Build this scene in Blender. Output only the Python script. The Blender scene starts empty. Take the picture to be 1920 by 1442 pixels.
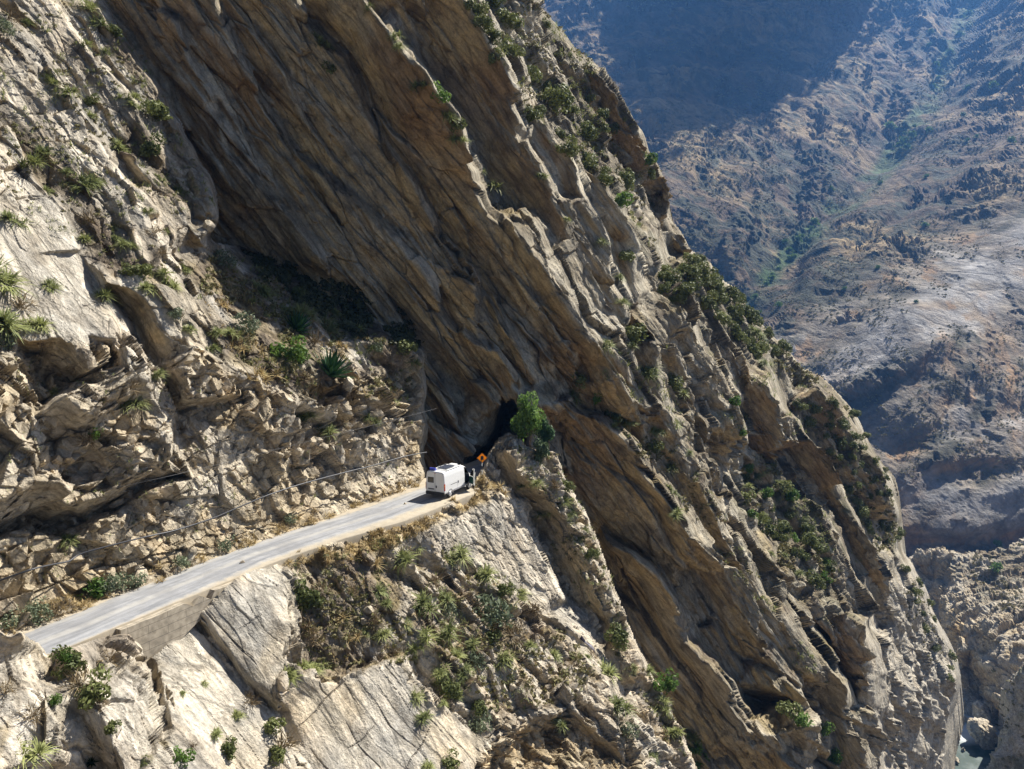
import bpy, bmesh, math, random
import numpy as np
from mathutils import Vector, Matrix, geometry

R = math.radians
scene = bpy.context.scene
COL = scene.collection
rng = np.random.default_rng(7)
random.seed(7)

# ------------------------------------------------------------------ camera
F_PX = 1442.0
PITCH = R(7.0)
CAM = np.array([0.0, 0.0, 19.0])
FWD = np.array([0.0, math.cos(PITCH), -math.sin(PITCH)])
RGT = np.array([1.0, 0.0, 0.0])
UPV = np.array([0.0, math.sin(PITCH), math.cos(PITCH)])
SUN_AZ, SUN_EL = R(49.0), R(47.0)          # clockwise from +Y (the view), above the horizon
SUN = np.array([math.sin(SUN_AZ) * math.cos(SUN_EL), math.cos(SUN_AZ) * math.cos(SUN_EL), math.sin(SUN_EL)])

cd = bpy.data.cameras.new('camera')
cam = bpy.data.objects.new('camera', cd)
COL.objects.link(cam)
cam.location = CAM
cam.rotation_euler = (R(90) - PITCH, 0, 0)
cd.sensor_width = 36.0
cd.lens = F_PX / 1920.0 * 36.0
cd.clip_start = 0.5
cd.clip_end = 9000
scene.camera = cam


def sight(px, py):
    """line of sight of a point of the photograph (its length along the view axis is 1 m)"""
    px = np.asarray(px, float); py = np.asarray(py, float)
    return FWD + ((px - 960) / F_PX)[..., None] * RGT + ((721 - py) / F_PX)[..., None] * UPV


def at(px, py, d):
    """the place in the valley seen at px, py from d metres off"""
    return CAM + sight(px, py) * np.asarray(d, float)[..., None]


def on_plane(px, py, p0, n):
    """distance of a plane in the world along the same line of sight"""
    n = np.asarray(n, float)
    den = sight(px, py) @ n
    den = np.where(np.abs(den) < 1e-4, -1e-4, den)
    return ((np.asarray(p0) - CAM) @ n) / den


def level(px, py, z):
    d = on_plane(px, py, (0, 0, z), (0, 0, 1))
    return at(px, py, d)


# ------------------------------------------------------------------ noise in numpy
_T = np.random.default_rng(3).random((64, 64, 64)).astype(np.float32)


def vnoise(x, y, z):
    x = np.asarray(x, np.float32); y = np.asarray(y, np.float32); z = np.asarray(z, np.float32)
    x, y, z = np.broadcast_arrays(x, y, z)
    xi = np.floor(x).astype(np.int32); yi = np.floor(y).astype(np.int32); zi = np.floor(z).astype(np.int32)
    fx = x - xi; fy = y - yi; fz = z - zi
    fx = fx * fx * (3 - 2 * fx); fy = fy * fy * (3 - 2 * fy); fz = fz * fz * (3 - 2 * fz)
    x0 = xi & 63; x1 = (xi + 1) & 63; y0 = yi & 63; y1 = (yi + 1) & 63; z0 = zi & 63; z1 = (zi + 1) & 63
    a = _T[x0, y0, z0] * (1 - fx) + _T[x1, y0, z0] * fx
    b = _T[x0, y1, z0] * (1 - fx) + _T[x1, y1, z0] * fx
    c = _T[x0, y0, z1] * (1 - fx) + _T[x1, y0, z1] * fx
    d = _T[x0, y1, z1] * (1 - fx) + _T[x1, y1, z1] * fx
    return ((a * (1 - fy) + b * fy) * (1 - fz) + (c * (1 - fy) + d * fy) * fz) * 2 - 1


def fbm(q, s, octv=4, gain=0.5, off=0.0):
    out = 0; a = 1.0; tot = 0
    for o in range(octv):
        k = 2.03 ** o / s
        out = out + a * vnoise(q[..., 0] * k + off + o * 11.3, q[..., 1] * k + o * 7.7, q[..., 2] * k + off * 0.7 + o * 3.1)
        tot += a; a *= gain
    return out / tot


def ridged(q, s, octv=4, off=0.0):
    out = 0; a = 1.0; tot = 0
    for o in range(octv):
        k = 2.05 ** o / s
        n = 1 - np.abs(vnoise(q[..., 0] * k + off + o * 5.3, q[..., 1] * k + o * 9.7, q[..., 2] * k + o * 2.1))
        out = out + a * n * n; tot += a; a *= 0.5
    return out / tot


def hash3(i, j, k, s):
    return _T[(i * 13 + s * 17) & 63, (j * 29 + i * 7 + s * 5) & 63, (k * 23 + j * 3 + s * 31) & 63]


def blocks(q, warp=None, tilt=0.9):
    """jointed rock: every cell is a flat-faced block with its own height and tilt; returns (height, gap between blocks)"""
    q = q.astype(np.float32)
    w = q if warp is None else (q + warp).astype(np.float32)
    b = np.floor(w).astype(np.int32)
    sh = q.shape[:-1]
    f1 = np.full(sh, 9e9, np.float32); f2 = f1.copy(); h = np.zeros(sh, np.float32)
    for di in (-1, 0, 1):
        for dj in (-1, 0, 1):
            for dk in (-1, 0, 1):
                i = b[..., 0] + di; j = b[..., 1] + dj; k = b[..., 2] + dk
                cx = i + 0.08 + 0.84 * hash3(i, j, k, 1); cy = j + 0.08 + 0.84 * hash3(i, j, k, 2); cz = k + 0.08 + 0.84 * hash3(i, j, k, 3)
                d = np.sqrt((w[..., 0] - cx) ** 2 + (w[..., 1] - cy) ** 2 + (w[..., 2] - cz) ** 2)
                hh = hash3(i, j, k, 4) * 2 - 1 + 2 * tilt * ((q[..., 0] - cx) * (hash3(i, j, k, 5) - 0.5) + (q[..., 1] - cy) * (hash3(i, j, k, 6) - 0.5) + (q[..., 2] - cz) * (hash3(i, j, k, 7) - 0.5))
                m = d < f1
                f2 = np.where(m, f1, np.minimum(f2, d)); h = np.where(m, hh, h); f1 = np.where(m, d, f1)
    return h, f2 - f1


# ------------------------------------------------------------------ rock layers
DIP = R(55)
NB = np.array([0.987 * math.sin(DIP), -0.16 * math.sin(DIP), math.cos(DIP)])      # out of the layers
E1 = np.array([0.987 * math.cos(DIP), -0.16 * math.cos(DIP), -math.sin(DIP)])     # down the layers
E2 = np.cross(NB, E1)


def bed(P):
    return np.stack([P @ E1, P @ E2, P @ NB], -1)


def layers(q, thick, warp, seed, sharp=0.10, along=14.0, across=5.0):
    """broken layer edges: each layer stands out or back by a random amount that changes slowly along it"""
    s = q[..., 2] / thick + warp * fbm(q, 9.0, 3, off=seed) / thick
    L = np.floor(s); f = s - L
    def out(Lk):
        return vnoise(q[..., 0] / along + Lk * 3.37 + seed, q[..., 1] / across + Lk * 1.91, Lk * 0.77 + seed)
    a, b = out(L), out(L + 1)
    t = np.clip((f - (1 - sharp)) / sharp, 0, 1)
    return a + (b - a) * t


# ------------------------------------------------------------------ sheets of ground
def gblur(a, s):
    if s <= 0: return a
    r = int(3 * s) + 1
    k = np.exp(-0.5 * (np.arange(-r, r + 1) / s) ** 2); k /= k.sum()
    for ax in (0, 1):
        p = np.pad(a, [(r, r) if i == ax else (0, 0) for i in range(2)], mode='edge')
        o = np.zeros_like(a)
        for i, w in enumerate(k):
            o = o + w * (p[i:i + a.shape[0], :] if ax == 0 else p[:, i:i + a.shape[1]])
        a = o
    return a


def in_poly(px, py, poly):
    ins = np.zeros(px.shape, bool)
    n = len(poly)
    for i in range(n):
        x0, y0 = poly[i]; x1, y1 = poly[(i + 1) % n]
        if y0 == y1: continue
        c = ((y0 > py) != (y1 > py)) & (px < (x1 - x0) * (py - y0) / (y1 - y0) + x0)
        ins ^= c
    return ins


def rbf(pts, px, py):
    p = np.array(pts, float); n = len(p)
    xy = p[:, :2] / 1000
    Dm = np.linalg.norm(xy[:, None] - xy[None], axis=-1)
    A = np.zeros((n + 3, n + 3)); A[:n, :n] = -Dm; A[:n, n] = 1; A[:n, n + 1:] = xy; A[n:, :n] = A[:n, n:].T
    w = np.linalg.solve(A, np.r_[p[:, 2], 0, 0, 0])
    out = w[n] + w[n + 1] * px / 1000 + w[n + 2] * py / 1000
    for i in range(n):
        out = out - w[i] * np.hypot(px / 1000 - xy[i, 0], py / 1000 - xy[i, 1])
    return out


def facets(lines, px, py, ext, corners=True):
    """offset of the ground from break lines: [(offset, [(x, y[, offset])...])...], flat facets between them"""
    V, E, Zv = [], [], []
    x0, x1, y0, y1 = ext
    for x, y in ((x0, y0), (x1, y0), (x1, y1), (x0, y1)) if corners else ():
        V.append(Vector((x, y))); Zv.append(0.0)
    for off, pts in lines:
        for i, p in enumerate(pts):
            V.append(Vector((p[0], p[1]))); Zv.append(p[2] if len(p) > 2 else off)
            if i: E.append((len(V) - 2, len(V) - 1))
    vo, eo, fo, ov, _, _ = geometry.delaunay_2d_cdt(V, E, [], 0, 0.5)
    zz = []
    for i, v in enumerate(vo):
        if ov[i]:
            zz.append(np.mean([Zv[k] for k in ov[i]]))
        else:
            d = [(v - w).length for w in V]; zz.append(Zv[int(np.argmin(d))])
    px = np.clip(px, x0, x1); py = np.clip(py, y0, y1)
    out = np.zeros(px.shape)
    for f in fo:
        a, b, c = [vo[i] for i in f]
        za, zb, zc = [zz[i] for i in f]
        den = (b.y - c.y) * (a.x - c.x) + (c.x - b.x) * (a.y - c.y)
        if abs(den) < 1e-6: continue
        # the sampling is warped, so test everywhere in a padded box
        xs = (min(a.x, b.x, c.x), max(a.x, b.x, c.x)); ys = (min(a.y, b.y, c.y), max(a.y, b.y, c.y))
        m = (px >= xs[0]) & (px <= xs[1]) & (py >= ys[0]) & (py <= ys[1])
        if not m.any(): continue
        X, Y = px[m], py[m]
        l1 = ((b.y - c.y) * (X - c.x) + (c.x - b.x) * (Y - c.y)) / den
        l2 = ((c.y - a.y) * (X - c.x) + (a.x - c.x) * (Y - c.y)) / den
        l3 = 1 - l1 - l2
        g = (l1 >= -1e-6) & (l2 >= -1e-6) & (l3 >= -1e-6)
        o = out[m]; o[g] = (l1 * za + l2 * zb + l3 * zc)[g]; out[m] = o
    return out


class Sheet:
    """one stretch of rock: a net of points, each at its own place in the valley"""
    def __init__(s, x0, x1, y0, y1, step):
        s.ext = (x0, x1, y0, y1); s.step = step
        xs = np.arange(x0, x1 + step, step); ys = np.arange(y0, y1 + step, step)
        s.px, s.py = np.meshgrid(xs, ys)
        s.d = np.zeros(s.px.shape)

    def warped(s, a1=7.0, l1=60.0, a2=3.0, l2=14.0, seed=0.0):
        q = np.stack([s.px, s.py, np.zeros_like(s.px)], -1)
        wx = a1 * fbm(q, l1, 2, off=seed) + a2 * fbm(q, l2, 2, off=seed + 9)
        wy = a1 * fbm(q, l1, 2, off=seed + 20) + a2 * fbm(q, l2, 2, off=seed + 31)
        return s.px + wx, s.py + wy

    def mask(s, poly, blur=8.0, jag=6.0, seed=1.0):
        if jag:
            x, y = s.warped(jag * 1.2, 45, jag, 12, seed)
        else:
            x, y = s.px, s.py
        return gblur(in_poly(x, y, poly).astype(float), blur / s.step)

    def points(s):
        return at(s.px, s.py, s.d)

    def normals(s, P=None, smooth=0.0):
        P = s.points() if P is None else P
        if smooth:
            P = np.stack([gblur(P[..., i], smooth) for i in range(3)], -1)
        gx = np.gradient(P, axis=1); gy = np.gradient(P, axis=0)
        n = np.cross(gy, gx)
        n /= np.linalg.norm(n, axis=-1, keepdims=True) + 1e-9
        return n


def tag(o, label=None, cat=None, group=None, kind=None):
    if label: o['label'] = label
    if cat: o['category'] = cat
    if group: o['group'] = group
    if kind: o['kind'] = kind
    return o


def net_mesh(name, P, keep, colour, mat, skirt=0.0, inward=(0, 0, 0), soft=None):
    """mesh from a net of points; skirt gives the rock its depth behind the edge"""
    h, w = keep.shape
    qk = keep[:-1, :-1] & keep[1:, :-1] & keep[:-1, 1:] & keep[1:, 1:]
    idx = np.arange(h * w).reshape(h, w)
    a = idx[:-1, :-1][qk]; b = idx[1:, :-1][qk]; c = idx[1:, 1:][qk]; d = idx[:-1, 1:][qk]
    quads = np.stack([a, b, c, d], -1)
    used = np.unique(quads)
    remap = np.full(h * w, -1, np.int64); remap[used] = np.arange(len(used))
    V = P.reshape(-1, 3)[used]
    Cc = colour.reshape(-1, 3)[used]
    Q = remap[quads]
    if skirt:
        ed = np.concatenate([Q[:, [0, 1]], Q[:, [1, 2]], Q[:, [2, 3]], Q[:, [3, 0]]])
        key = np.sort(ed, 1)
        code = key[:, 0] * (len(V) + 1) + key[:, 1]
        _, first, cnt = np.unique(code, return_index=True, return_counts=True)
        be = ed[first[cnt == 1]]
        bv = np.unique(be)
        away = V[bv] - CAM
        away /= np.linalg.norm(away, axis=1, keepdims=True)
        nv = V[bv] + away * skirt + np.asarray(inward)
        r2 = np.full(len(V), -1, np.int64); r2[bv] = np.arange(len(bv)) + len(V)
        SQ = np.stack([be[:, 1], be[:, 0], r2[be[:, 0]], r2[be[:, 1]]], -1)
        V = np.concatenate([V, nv]); Cc = np.concatenate([Cc, Cc[bv]]); Q = np.concatenate([Q, SQ])
    me = bpy.data.meshes.new(name)
    me.vertices.add(len(V)); me.vertices.foreach_set('co', V.astype(np.float32).ravel())
    me.loops.add(len(Q) * 4); me.loops.foreach_set('vertex_index', Q.astype(np.int32).ravel())
    me.polygons.add(len(Q)); me.polygons.foreach_set('loop_start', np.arange(0, len(Q) * 4, 4, dtype=np.int32))
    me.update(calc_edges=True)
    ca = me.color_attributes.new('tint', 'FLOAT_COLOR', 'POINT')
    ca.data.foreach_set('color', np.concatenate([Cc, np.ones((len(Cc), 1))], 1).astype(np.float32).ravel())
    sm = np.zeros(len(Q), bool)
    if soft is not None:
        sv = soft.reshape(-1)[used]; nq = len(quads); sm[:nq] = sv[remap[quads]].max(1); sm[nq:] = True
    me.polygons.foreach_set('use_smooth', sm)
    me.materials.append(mat)
    o = bpy.data.objects.new(name, me)
    COL.objects.link(o)
    return o


def mix(a, b, t):
    t = np.clip(t, 0, 1)[..., None]
    return np.asarray(a) * (1 - t) + np.asarray(b) * t


# ------------------------------------------------------------------ materials
def new_mat(name):
    m = bpy.data.materials.new(name); m.use_nodes = True
    nt = m.node_tree
    b = nt.nodes['Principled BSDF']
    b.inputs['Specular IOR Level'].default_value = 0.25
    return m, nt, b


def N(nt, kind, **kw):
    n = nt.nodes.new(kind)
    for k, v in kw.items():
        setattr(n, k, v)
    return n


def rock_mat(name, scale=1.0, bump=0.5, rough=0.92):
    """rock: the tint of each stretch of stone, broken up by grain, lichen, hairline cracks running down the layers"""
    m, nt, b = new_mat(name)
    L = nt.links
    att = N(nt, 'ShaderNodeVertexColor', layer_name='tint')
    tc = N(nt, 'ShaderNodeTexCoord')
    mp = N(nt, 'ShaderNodeMapping')                    # coordinates turned into the rock layers
    L.new(tc.outputs['Object'], mp.inputs['Vector'])
    rot = Matrix((E1, E2, NB)).to_euler()
    mp.inputs['Rotation'].default_value = rot
    st = N(nt, 'ShaderNodeMapping'); st.inputs['Scale'].default_value = (0.22 / scale, 0.8 / scale, 1.1 / scale)
    L.new(mp.outputs['Vector'], st.inputs['Vector'])
    n1 = N(nt, 'ShaderNodeTexNoise'); n1.inputs['Scale'].default_value = 1.6; n1.inputs['Detail'].default_value = 7; n1.inputs['Roughness'].default_value = 0.68
    L.new(st.outputs['Vector'], n1.inputs['Vector'])
    n2 = N(nt, 'ShaderNodeTexNoise'); n2.inputs['Scale'].default_value = 4.5 / scale; n2.inputs['Detail'].default_value = 6; n2.inputs['Roughness'].default_value = 0.7
    L.new(tc.outputs['Object'], n2.inputs['Vector'])
    r1 = N(nt, 'ShaderNodeMapRange'); r1.inputs[1].default_value = 0.32; r1.inputs[2].default_value = 0.68; r1.inputs[3].default_value = 0.55; r1.inputs[4].default_value = 1.35
    L.new(n1.outputs['Fac'], r1.inputs[0])
    r2 = N(nt, 'ShaderNodeMapRange'); r2.inputs[1].default_value = 0.3; r2.inputs[2].default_value = 0.7; r2.inputs[3].default_value = 0.72; r2.inputs[4].default_value = 1.25
    L.new(n2.outputs['Fac'], r2.inputs[0])
    mu = N(nt, 'ShaderNodeMath', operation='MULTIPLY'); L.new(r1.outputs[0], mu.inputs[0]); L.new(r2.outputs[0], mu.inputs[1])
    # dark hairline cracks
    vo = N(nt, 'ShaderNodeTexVoronoi', feature='DISTANCE_TO_EDGE'); vo.inputs['Scale'].default_value = 0.55
    wn = N(nt, 'ShaderNodeMixRGB', blend_type='ADD'); wn.inputs[0].default_value = 0.35
    L.new(st.outputs['Vector'], wn.inputs[1]); L.new(n2.outputs['Color'], wn.inputs[2]); L.new(wn.outputs[0], vo.inputs['Vector'])
    rc = N(nt, 'ShaderNodeMapRange'); rc.inputs[1].default_value = 0.0; rc.inputs[2].default_value = 0.02; rc.inputs[3].default_value = 0.72; rc.inputs[4].default_value = 1.0
    L.new(vo.outputs['Distance'], rc.inputs[0])
    mu2 = N(nt, 'ShaderNodeMath', operation='MULTIPLY'); L.new(mu.outputs[0], mu2.inputs[0]); L.new(rc.outputs[0], mu2.inputs[1])
    mc = N(nt, 'ShaderNodeMixRGB', blend_type='MULTIPLY'); mc.inputs[0].default_value = 1.0
    L.new(att.outputs['Color'], mc.inputs[1]); L.new(mu2.outputs[0], mc.inputs[2])
    # warm iron staining in streaks
    n3 = N(nt, 'ShaderNodeTexNoise'); n3.inputs['Scale'].default_value = 0.5; n3.inputs['Detail'].default_value = 5
    L.new(st.outputs['Vector'], n3.inputs['Vector'])
    r3 = N(nt, 'ShaderNodeMapRange'); r3.inputs[1].default_value = 0.5; r3.inputs[2].default_value = 0.72; r3.inputs[3].default_value = 0.0; r3.inputs[4].default_value = 0.30
    L.new(n3.outputs['Fac'], r3.inputs[0])
    ms = N(nt, 'ShaderNodeMixRGB', blend_type='MULTIPLY'); ms.inputs[2].default_value = (1.0, 0.8, 0.56, 1)
    L.new(r3.outputs[0], ms.inputs[0]); L.new(mc.outputs[0], ms.inputs[1])
    # dark lichen and varnish patches with ragged edges
    n4 = N(nt, 'ShaderNodeTexNoise'); n4.inputs['Scale'].default_value = 0.42 / scale; n4.inputs['Detail'].default_value = 9; n4.inputs['Roughness'].default_value = 0.72
    L.new(tc.outputs['Object'], n4.inputs['Vector'])
    r4 = N(nt, 'ShaderNodeMapRange'); r4.inputs[1].default_value = 0.53; r4.inputs[2].default_value = 0.62; r4.inputs[3].default_value = 0.0; r4.inputs[4].default_value = 0.62
    L.new(n4.outputs['Fac'], r4.inputs[0])
    ml = N(nt, 'ShaderNodeMixRGB', blend_type='MULTIPLY'); ml.inputs[2].default_value = (0.50, 0.47, 0.44, 1)
    L.new(r4.outputs[0], ml.inputs[0]); L.new(ms.outputs[0], ml.inputs[1])
    L.new(ml.outputs[0], b.inputs['Base Color'])
    b.inputs['Roughness'].default_value = rough
    bp = N(nt, 'ShaderNodeBump'); bp.inputs['Strength'].default_value = bump; bp.inputs['Distance'].default_value = 0.25 * scale
    ad = N(nt, 'ShaderNodeMath', operation='ADD'); L.new(n1.outputs['Fac'], ad.inputs[0]); L.new(n2.outputs['Fac'], ad.inputs[1])
    vc = N(nt, 'ShaderNodeTexVoronoi', feature='F1', distance='CHEBYCHEV'); vc.inputs['Scale'].default_value = 1.5
    L.new(wn.outputs[0], vc.inputs['Vector'])
    vm = N(nt, 'ShaderNodeMath', operation='MULTIPLY_ADD'); vm.inputs[1].default_value = -1.1; L.new(vc.outputs['Distance'], vm.inputs[0]); L.new(ad.outputs[0], vm.inputs[2])
    # bigger broken faces, long joints between them
    vd = N(nt, 'ShaderNodeTexVoronoi', feature='F1', distance='CHEBYCHEV'); vd.inputs['Scale'].default_value = 0.5
    L.new(wn.outputs[0], vd.inputs['Vector'])
    vj = N(nt, 'ShaderNodeTexVoronoi', feature='DISTANCE_TO_EDGE'); vj.inputs['Scale'].default_value = 0.5
    L.new(wn.outputs[0], vj.inputs['Vector'])
    rj = N(nt, 'ShaderNodeMapRange'); rj.inputs[1].default_value = 0.0; rj.inputs[2].default_value = 0.05; rj.inputs[3].default_value = -1.0; rj.inputs[4].default_value = 0.0; L.new(vj.outputs['Distance'], rj.inputs[0])
    vm2 = N(nt, 'ShaderNodeMath', operation='MULTIPLY_ADD'); vm2.inputs[1].default_value = -2.6; L.new(vd.outputs['Distance'], vm2.inputs[0]); L.new(vm.outputs[0], vm2.inputs[2])
    vm3 = N(nt, 'ShaderNodeMath', operation='ADD'); L.new(vm2.outputs[0], vm3.inputs[0]); L.new(rj.outputs[0], vm3.inputs[1])
    L.new(vm3.outputs[0], bp.inputs['Height']); L.new(bp.outputs['Normal'], b.inputs['Normal'])
    return m


def plain_mat(name, col, rough=0.6, metal=0.0, var=0.12, nscale=8.0, bump=0.0, spec=0.3):
    m, nt, b = new_mat(name)
    L = nt.links
    tc = N(nt, 'ShaderNodeTexCoord')
    n1 = N(nt, 'ShaderNodeTexNoise'); n1.inputs['Scale'].default_value = nscale; n1.inputs['Detail'].default_value = 5
    L.new(tc.outputs['Object'], n1.inputs['Vector'])
    r1 = N(nt, 'ShaderNodeMapRange'); r1.inputs[1].default_value = 0.3; r1.inputs[2].default_value = 0.7; r1.inputs[3].default_value = 1 - var; r1.inputs[4].default_value = 1 + var
    L.new(n1.outputs['Fac'], r1.inputs[0])
    mc = N(nt, 'ShaderNodeMixRGB', blend_type='MULTIPLY'); mc.inputs[0].default_value = 1.0; mc.inputs[1].default_value = (*col, 1)
    L.new(r1.outputs[0], mc.inputs[2]); L.new(mc.outputs[0], b.inputs['Base Color'])
    b.inputs['Roughness'].default_value = rough; b.inputs['Metallic'].default_value = metal
    b.inputs['Specular IOR Level'].default_value = spec
    if bump:
        bp = N(nt, 'ShaderNodeBump'); bp.inputs['Strength'].default_value = bump; bp.inputs['Distance'].default_value = 0.05
        L.new(n1.outputs['Fac'], bp.inputs['Height']); L.new(bp.outputs['Normal'], b.inputs['Normal'])
    return m


M_ROCK = rock_mat('rock', 1.0, 0.8)
M_FAR = rock_mat('distant_rock', 30.0, 0.6)

# albedos
PALE = np.array([0.57, 0.51, 0.41])
GREY = np.array([0.41, 0.38, 0.325])
BEIGE = np.array([0.50, 0.415, 0.285])
OCHRE = np.array([0.53, 0.395, 0.205])
BROWN = np.array([0.33, 0.225, 0.11])
SOIL = np.array([0.15, 0.115, 0.08])
DRY = np.array([0.34, 0.27, 0.14])
SCRUB = np.array([0.10, 0.10, 0.045])

# ================================================================== THE MAIN CLIFF (overhanging ribs behind the road)
RD = np.array([math.sin(R(29)), math.cos(R(29)), 0.0])       # the way the road runs
NW = np.array([math.cos(R(29)), -math.sin(R(29)), 0.0])      # across it, towards the river


class Limit:
    """keeps relief finer than the net can carry off ground that runs away from the eye"""
    def __init__(s, P):
        gx = np.linalg.norm(np.gradient(P, axis=1), axis=-1); gy = np.linalg.norm(np.gradient(P, axis=0), axis=-1)
        s.sp = np.maximum(gblur(gx, 2), gblur(gy, 2))

    def calm(s, sheet):
        """broken relief only where the ground faces us; the steps between layers stay clean"""
        rr = gblur(s.sp, 1.5) / (sheet.step * sheet.d / F_PX)
        s.soft = rr > 4.5
        return np.clip((11.5 - rr) / 5.0, 0.03, 1)

    def __call__(s, size):
        return np.clip((size / s.sp - 0.9) / 2.4, 0, 1)


def slope_n(deg):
    return NW * math.sin(R(deg)) + np.array([0, 0, math.cos(R(deg))])


def rib(out, pts, near, far, gap=14.0, tilt=(0.9, -0.42)):
    """an overhanging layer edge: its lip stands out, the next layer starts further back just behind it"""
    out.append((-near, pts))
    out.append((far, [(x + gap * tilt[0], y + gap * tilt[1]) for x, y in pts]))


D = Sheet(140, 1830, -230, 1500, 1.4)
LD = []


def line(d0, d1, pts):
    """a break line that lies d0 metres off at its start and d1 at its end"""
    s = np.r_[0, np.cumsum([math.hypot(b[0] - a[0], b[1] - a[1]) for a, b in zip(pts[:-1], pts[1:])])]
    LD.append((0, [(x, y, d0 + (d1 - d0) * t) for (x, y), t in zip(pts, s / s[-1])]))


def deep(*pts):
    LD.append((0, list(pts)))


def lip(d0, d1, j0, j1, gap, pts, tilt=(0.9, -0.42)):
    """an overhanging layer edge; the next layer starts j metres further back just behind it"""
    line(d0, d1, pts)
    line(d0 + j0, d1 + j1, [(x + gap * tilt[0], y + gap * tilt[1]) for x, y in pts])


for x_, y_, d_ in ((140, -170, 73), (1830, -170, 190), (1830, 1500, 236), (140, 1500, 108)): deep((x_, y_, d_))
deep((215, -100, 74), (230, 0, 76), (300, 150, 77.5), (345, 250, 78.5), (410, 400, 80), (450, 460, 81.5), (560, 500, 82.5), (690, 550, 84), (780, 605, 85), (830, 680, 87), (890, 745, 88.5))
lip(75.0, 83.5, 1.8, 2.0, 11, [(405, -120), (405, 10), (455, 127), (488, 190), (528, 250), (555, 293), (621, 347), (690, 405), (750, 455), (800, 520)])
lip(75.5, 80.0, 1.2, 1.2, 10, [(330, 40), (352, 110), (395, 190), (430, 290), (500, 370), (600, 470)])
lip(76.0, 86.0, 2.6, 2.8, 14, [(520, -120), (560, 0), (600, 60), (640, 100), (665, 150), (687, 207), (717, 273), (750, 320), (775, 360), (812, 433), (845, 480), (885, 530)])
lip(84.6, 88.2, 1.6, 1.4, 12, [(830, 590), (880, 640), (930, 660), (960, 720)])
lip(84, 77, 15, 15, 24, [(595, -150), (640, -60), (668, 0)])
lip(77, 76.5, 15, 20, 24, [(668, 0), (740, 90), (800, 157)])
lip(76.5, 86.0, 20, 12, 24, [(800, 157), (840, 213), (870, 277), (893, 317), (907, 397)])
line(86, 89.5, [(907, 397), (940, 425), (973, 455), (1005, 500), (1040, 553), (1073, 590), (1087, 643)])
line(98.5, 97, [(920, 345), (960, 345), (1000, 395), (1040, 468), (1080, 530), (1105, 580)])
lip(91.5, 97.0, 9, 7, 22, [(770, -150), (800, -80), (840, 0), (887, 60), (907, 93), (937, 140), (955, 193), (973, 277), (1003, 320), (1023, 360), (1033, 385)])
lip(104, 100.5, 7.5, 7, 14, [(993, 207), (1033, 263), (1057, 300), (1073, 327), (1093, 387), (1117, 423), (1137, 473), (1150, 530), (1175, 580), (1172, 622)])
lip(110.5, 109, 7, 6, 9, [(1083, 327), (1123, 353), (1154, 398), (1175, 446), (1192, 487), (1200, 530), (1213, 548)])
lip(118, 117, 7, 7, 9, [(1167, 412), (1200, 446), (1221, 477), (1237, 522)])
line(118, 146, [(980, -170), (985, 0), (1050, 120), (1130, 260), (1190, 340), (1222, 420)])
line(138, 141, [(1112, 152), (1145, 215), (1185, 268)])
line(146, 149, [(1210, 292), (1222, 380)])
line(150, 157, [(1234, 425), (1258, 470), (1283, 492)])
deep((1003, -170, 152), (1005, 0, 148), (1060, 60, 142), (1085, 95, 139), (1120, 115, 134), (1145, 140, 133), (1170, 180, 134), (1205, 240, 136), (1215, 265, 140), (1240, 305, 141), (1250, 345, 142), (1250, 405, 143), (1270, 432, 146), (1292, 465, 149),
     (1330, 500, 165), (1385, 550, 176), (1440, 620, 184), (1510, 690, 192), (1580, 745, 198), (1650, 860, 204), (1692, 985, 210), (1702, 1042, 212), (1750, 1150, 222), (1803, 1265, 232), (1785, 1390, 230), (1772, 1500, 230))
lip(88, 98.5, 3.2, 8, 24, [(1029, 752), (1062, 748), (1083, 773), (1117, 784), (1140, 800), (1175, 830), (1192, 852), (1212, 898), (1242, 923), (1271, 962), (1283, 983), (1292, 1010)])
line(94, 101, [(1048, 800), (1075, 890), (1120, 990), (1140, 1040)])
line(101, 107, [(1165, 1110), (1200, 1200), (1262, 1310), (1320, 1420), (1340, 1500)])
line(92, 93, [(1060, 715), (1100, 680)])
lip(91, 93, 3, 3, 10, [(1123, 663), (1154, 709), (1179, 752)])
lip(95, 97, 3, 3, 10, [(1150, 640), (1185, 690), (1221, 763)])
lip(99, 101, 5, 5, 10, [(1190, 600), (1225, 652), (1233, 705), (1252, 773)])
lip(108, 110.5, 5, 5, 8, [(1260, 640), (1279, 692), (1300, 750), (1335, 805)])
lip(115, 122, 11, 11, 10, [(1262, 545), (1284, 580), (1313, 647), (1340, 707), (1365, 752), (1390, 807)])
line(134, 143, [(1285, 530), (1350, 640), (1395, 712)])
lip(102, 122, 9, 14, 44, [(1262, 790), (1270, 830), (1290, 880), (1310, 930), (1347, 993), (1397, 1054), (1430, 1110), (1480, 1174), (1514, 1214), (1547, 1251), (1581, 1294), (1594, 1345), (1607, 1411), (1612, 1490)])
lip(95.5, 101.5, 6, 8, 20, [(1150, 1025), (1185, 1050), (1223, 1077), (1240, 1104), (1260, 1146), (1292, 1206), (1333, 1248), (1362, 1279), (1377, 1317), (1398, 1354)])
line(107, 110.5, [(1393, 1277), (1430, 1290), (1467, 1309), (1495, 1280)])
line(114, 115, [(1398, 1306), (1440, 1319), (1472, 1327)])
line(100.5, 104, [(1404, 1379), (1452, 1383), (1494, 1375), (1512, 1358)])
line(103.5, 109, [(1410, 1352), (1432, 1342), (1456, 1332), (1490, 1326)])
line(107, 109, [(1410, 1450), (1450, 1456), (1505, 1460)])
deep((1540, 1330, 121), (1560, 1430, 122))
lip(149, 161, 13, 10, 8, [(1440, 690), (1473, 762), (1496, 790), (1517, 825), (1531, 850), (1558, 881), (1569, 910), (1590, 946), (1610, 975), (1625, 1010)])
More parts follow.
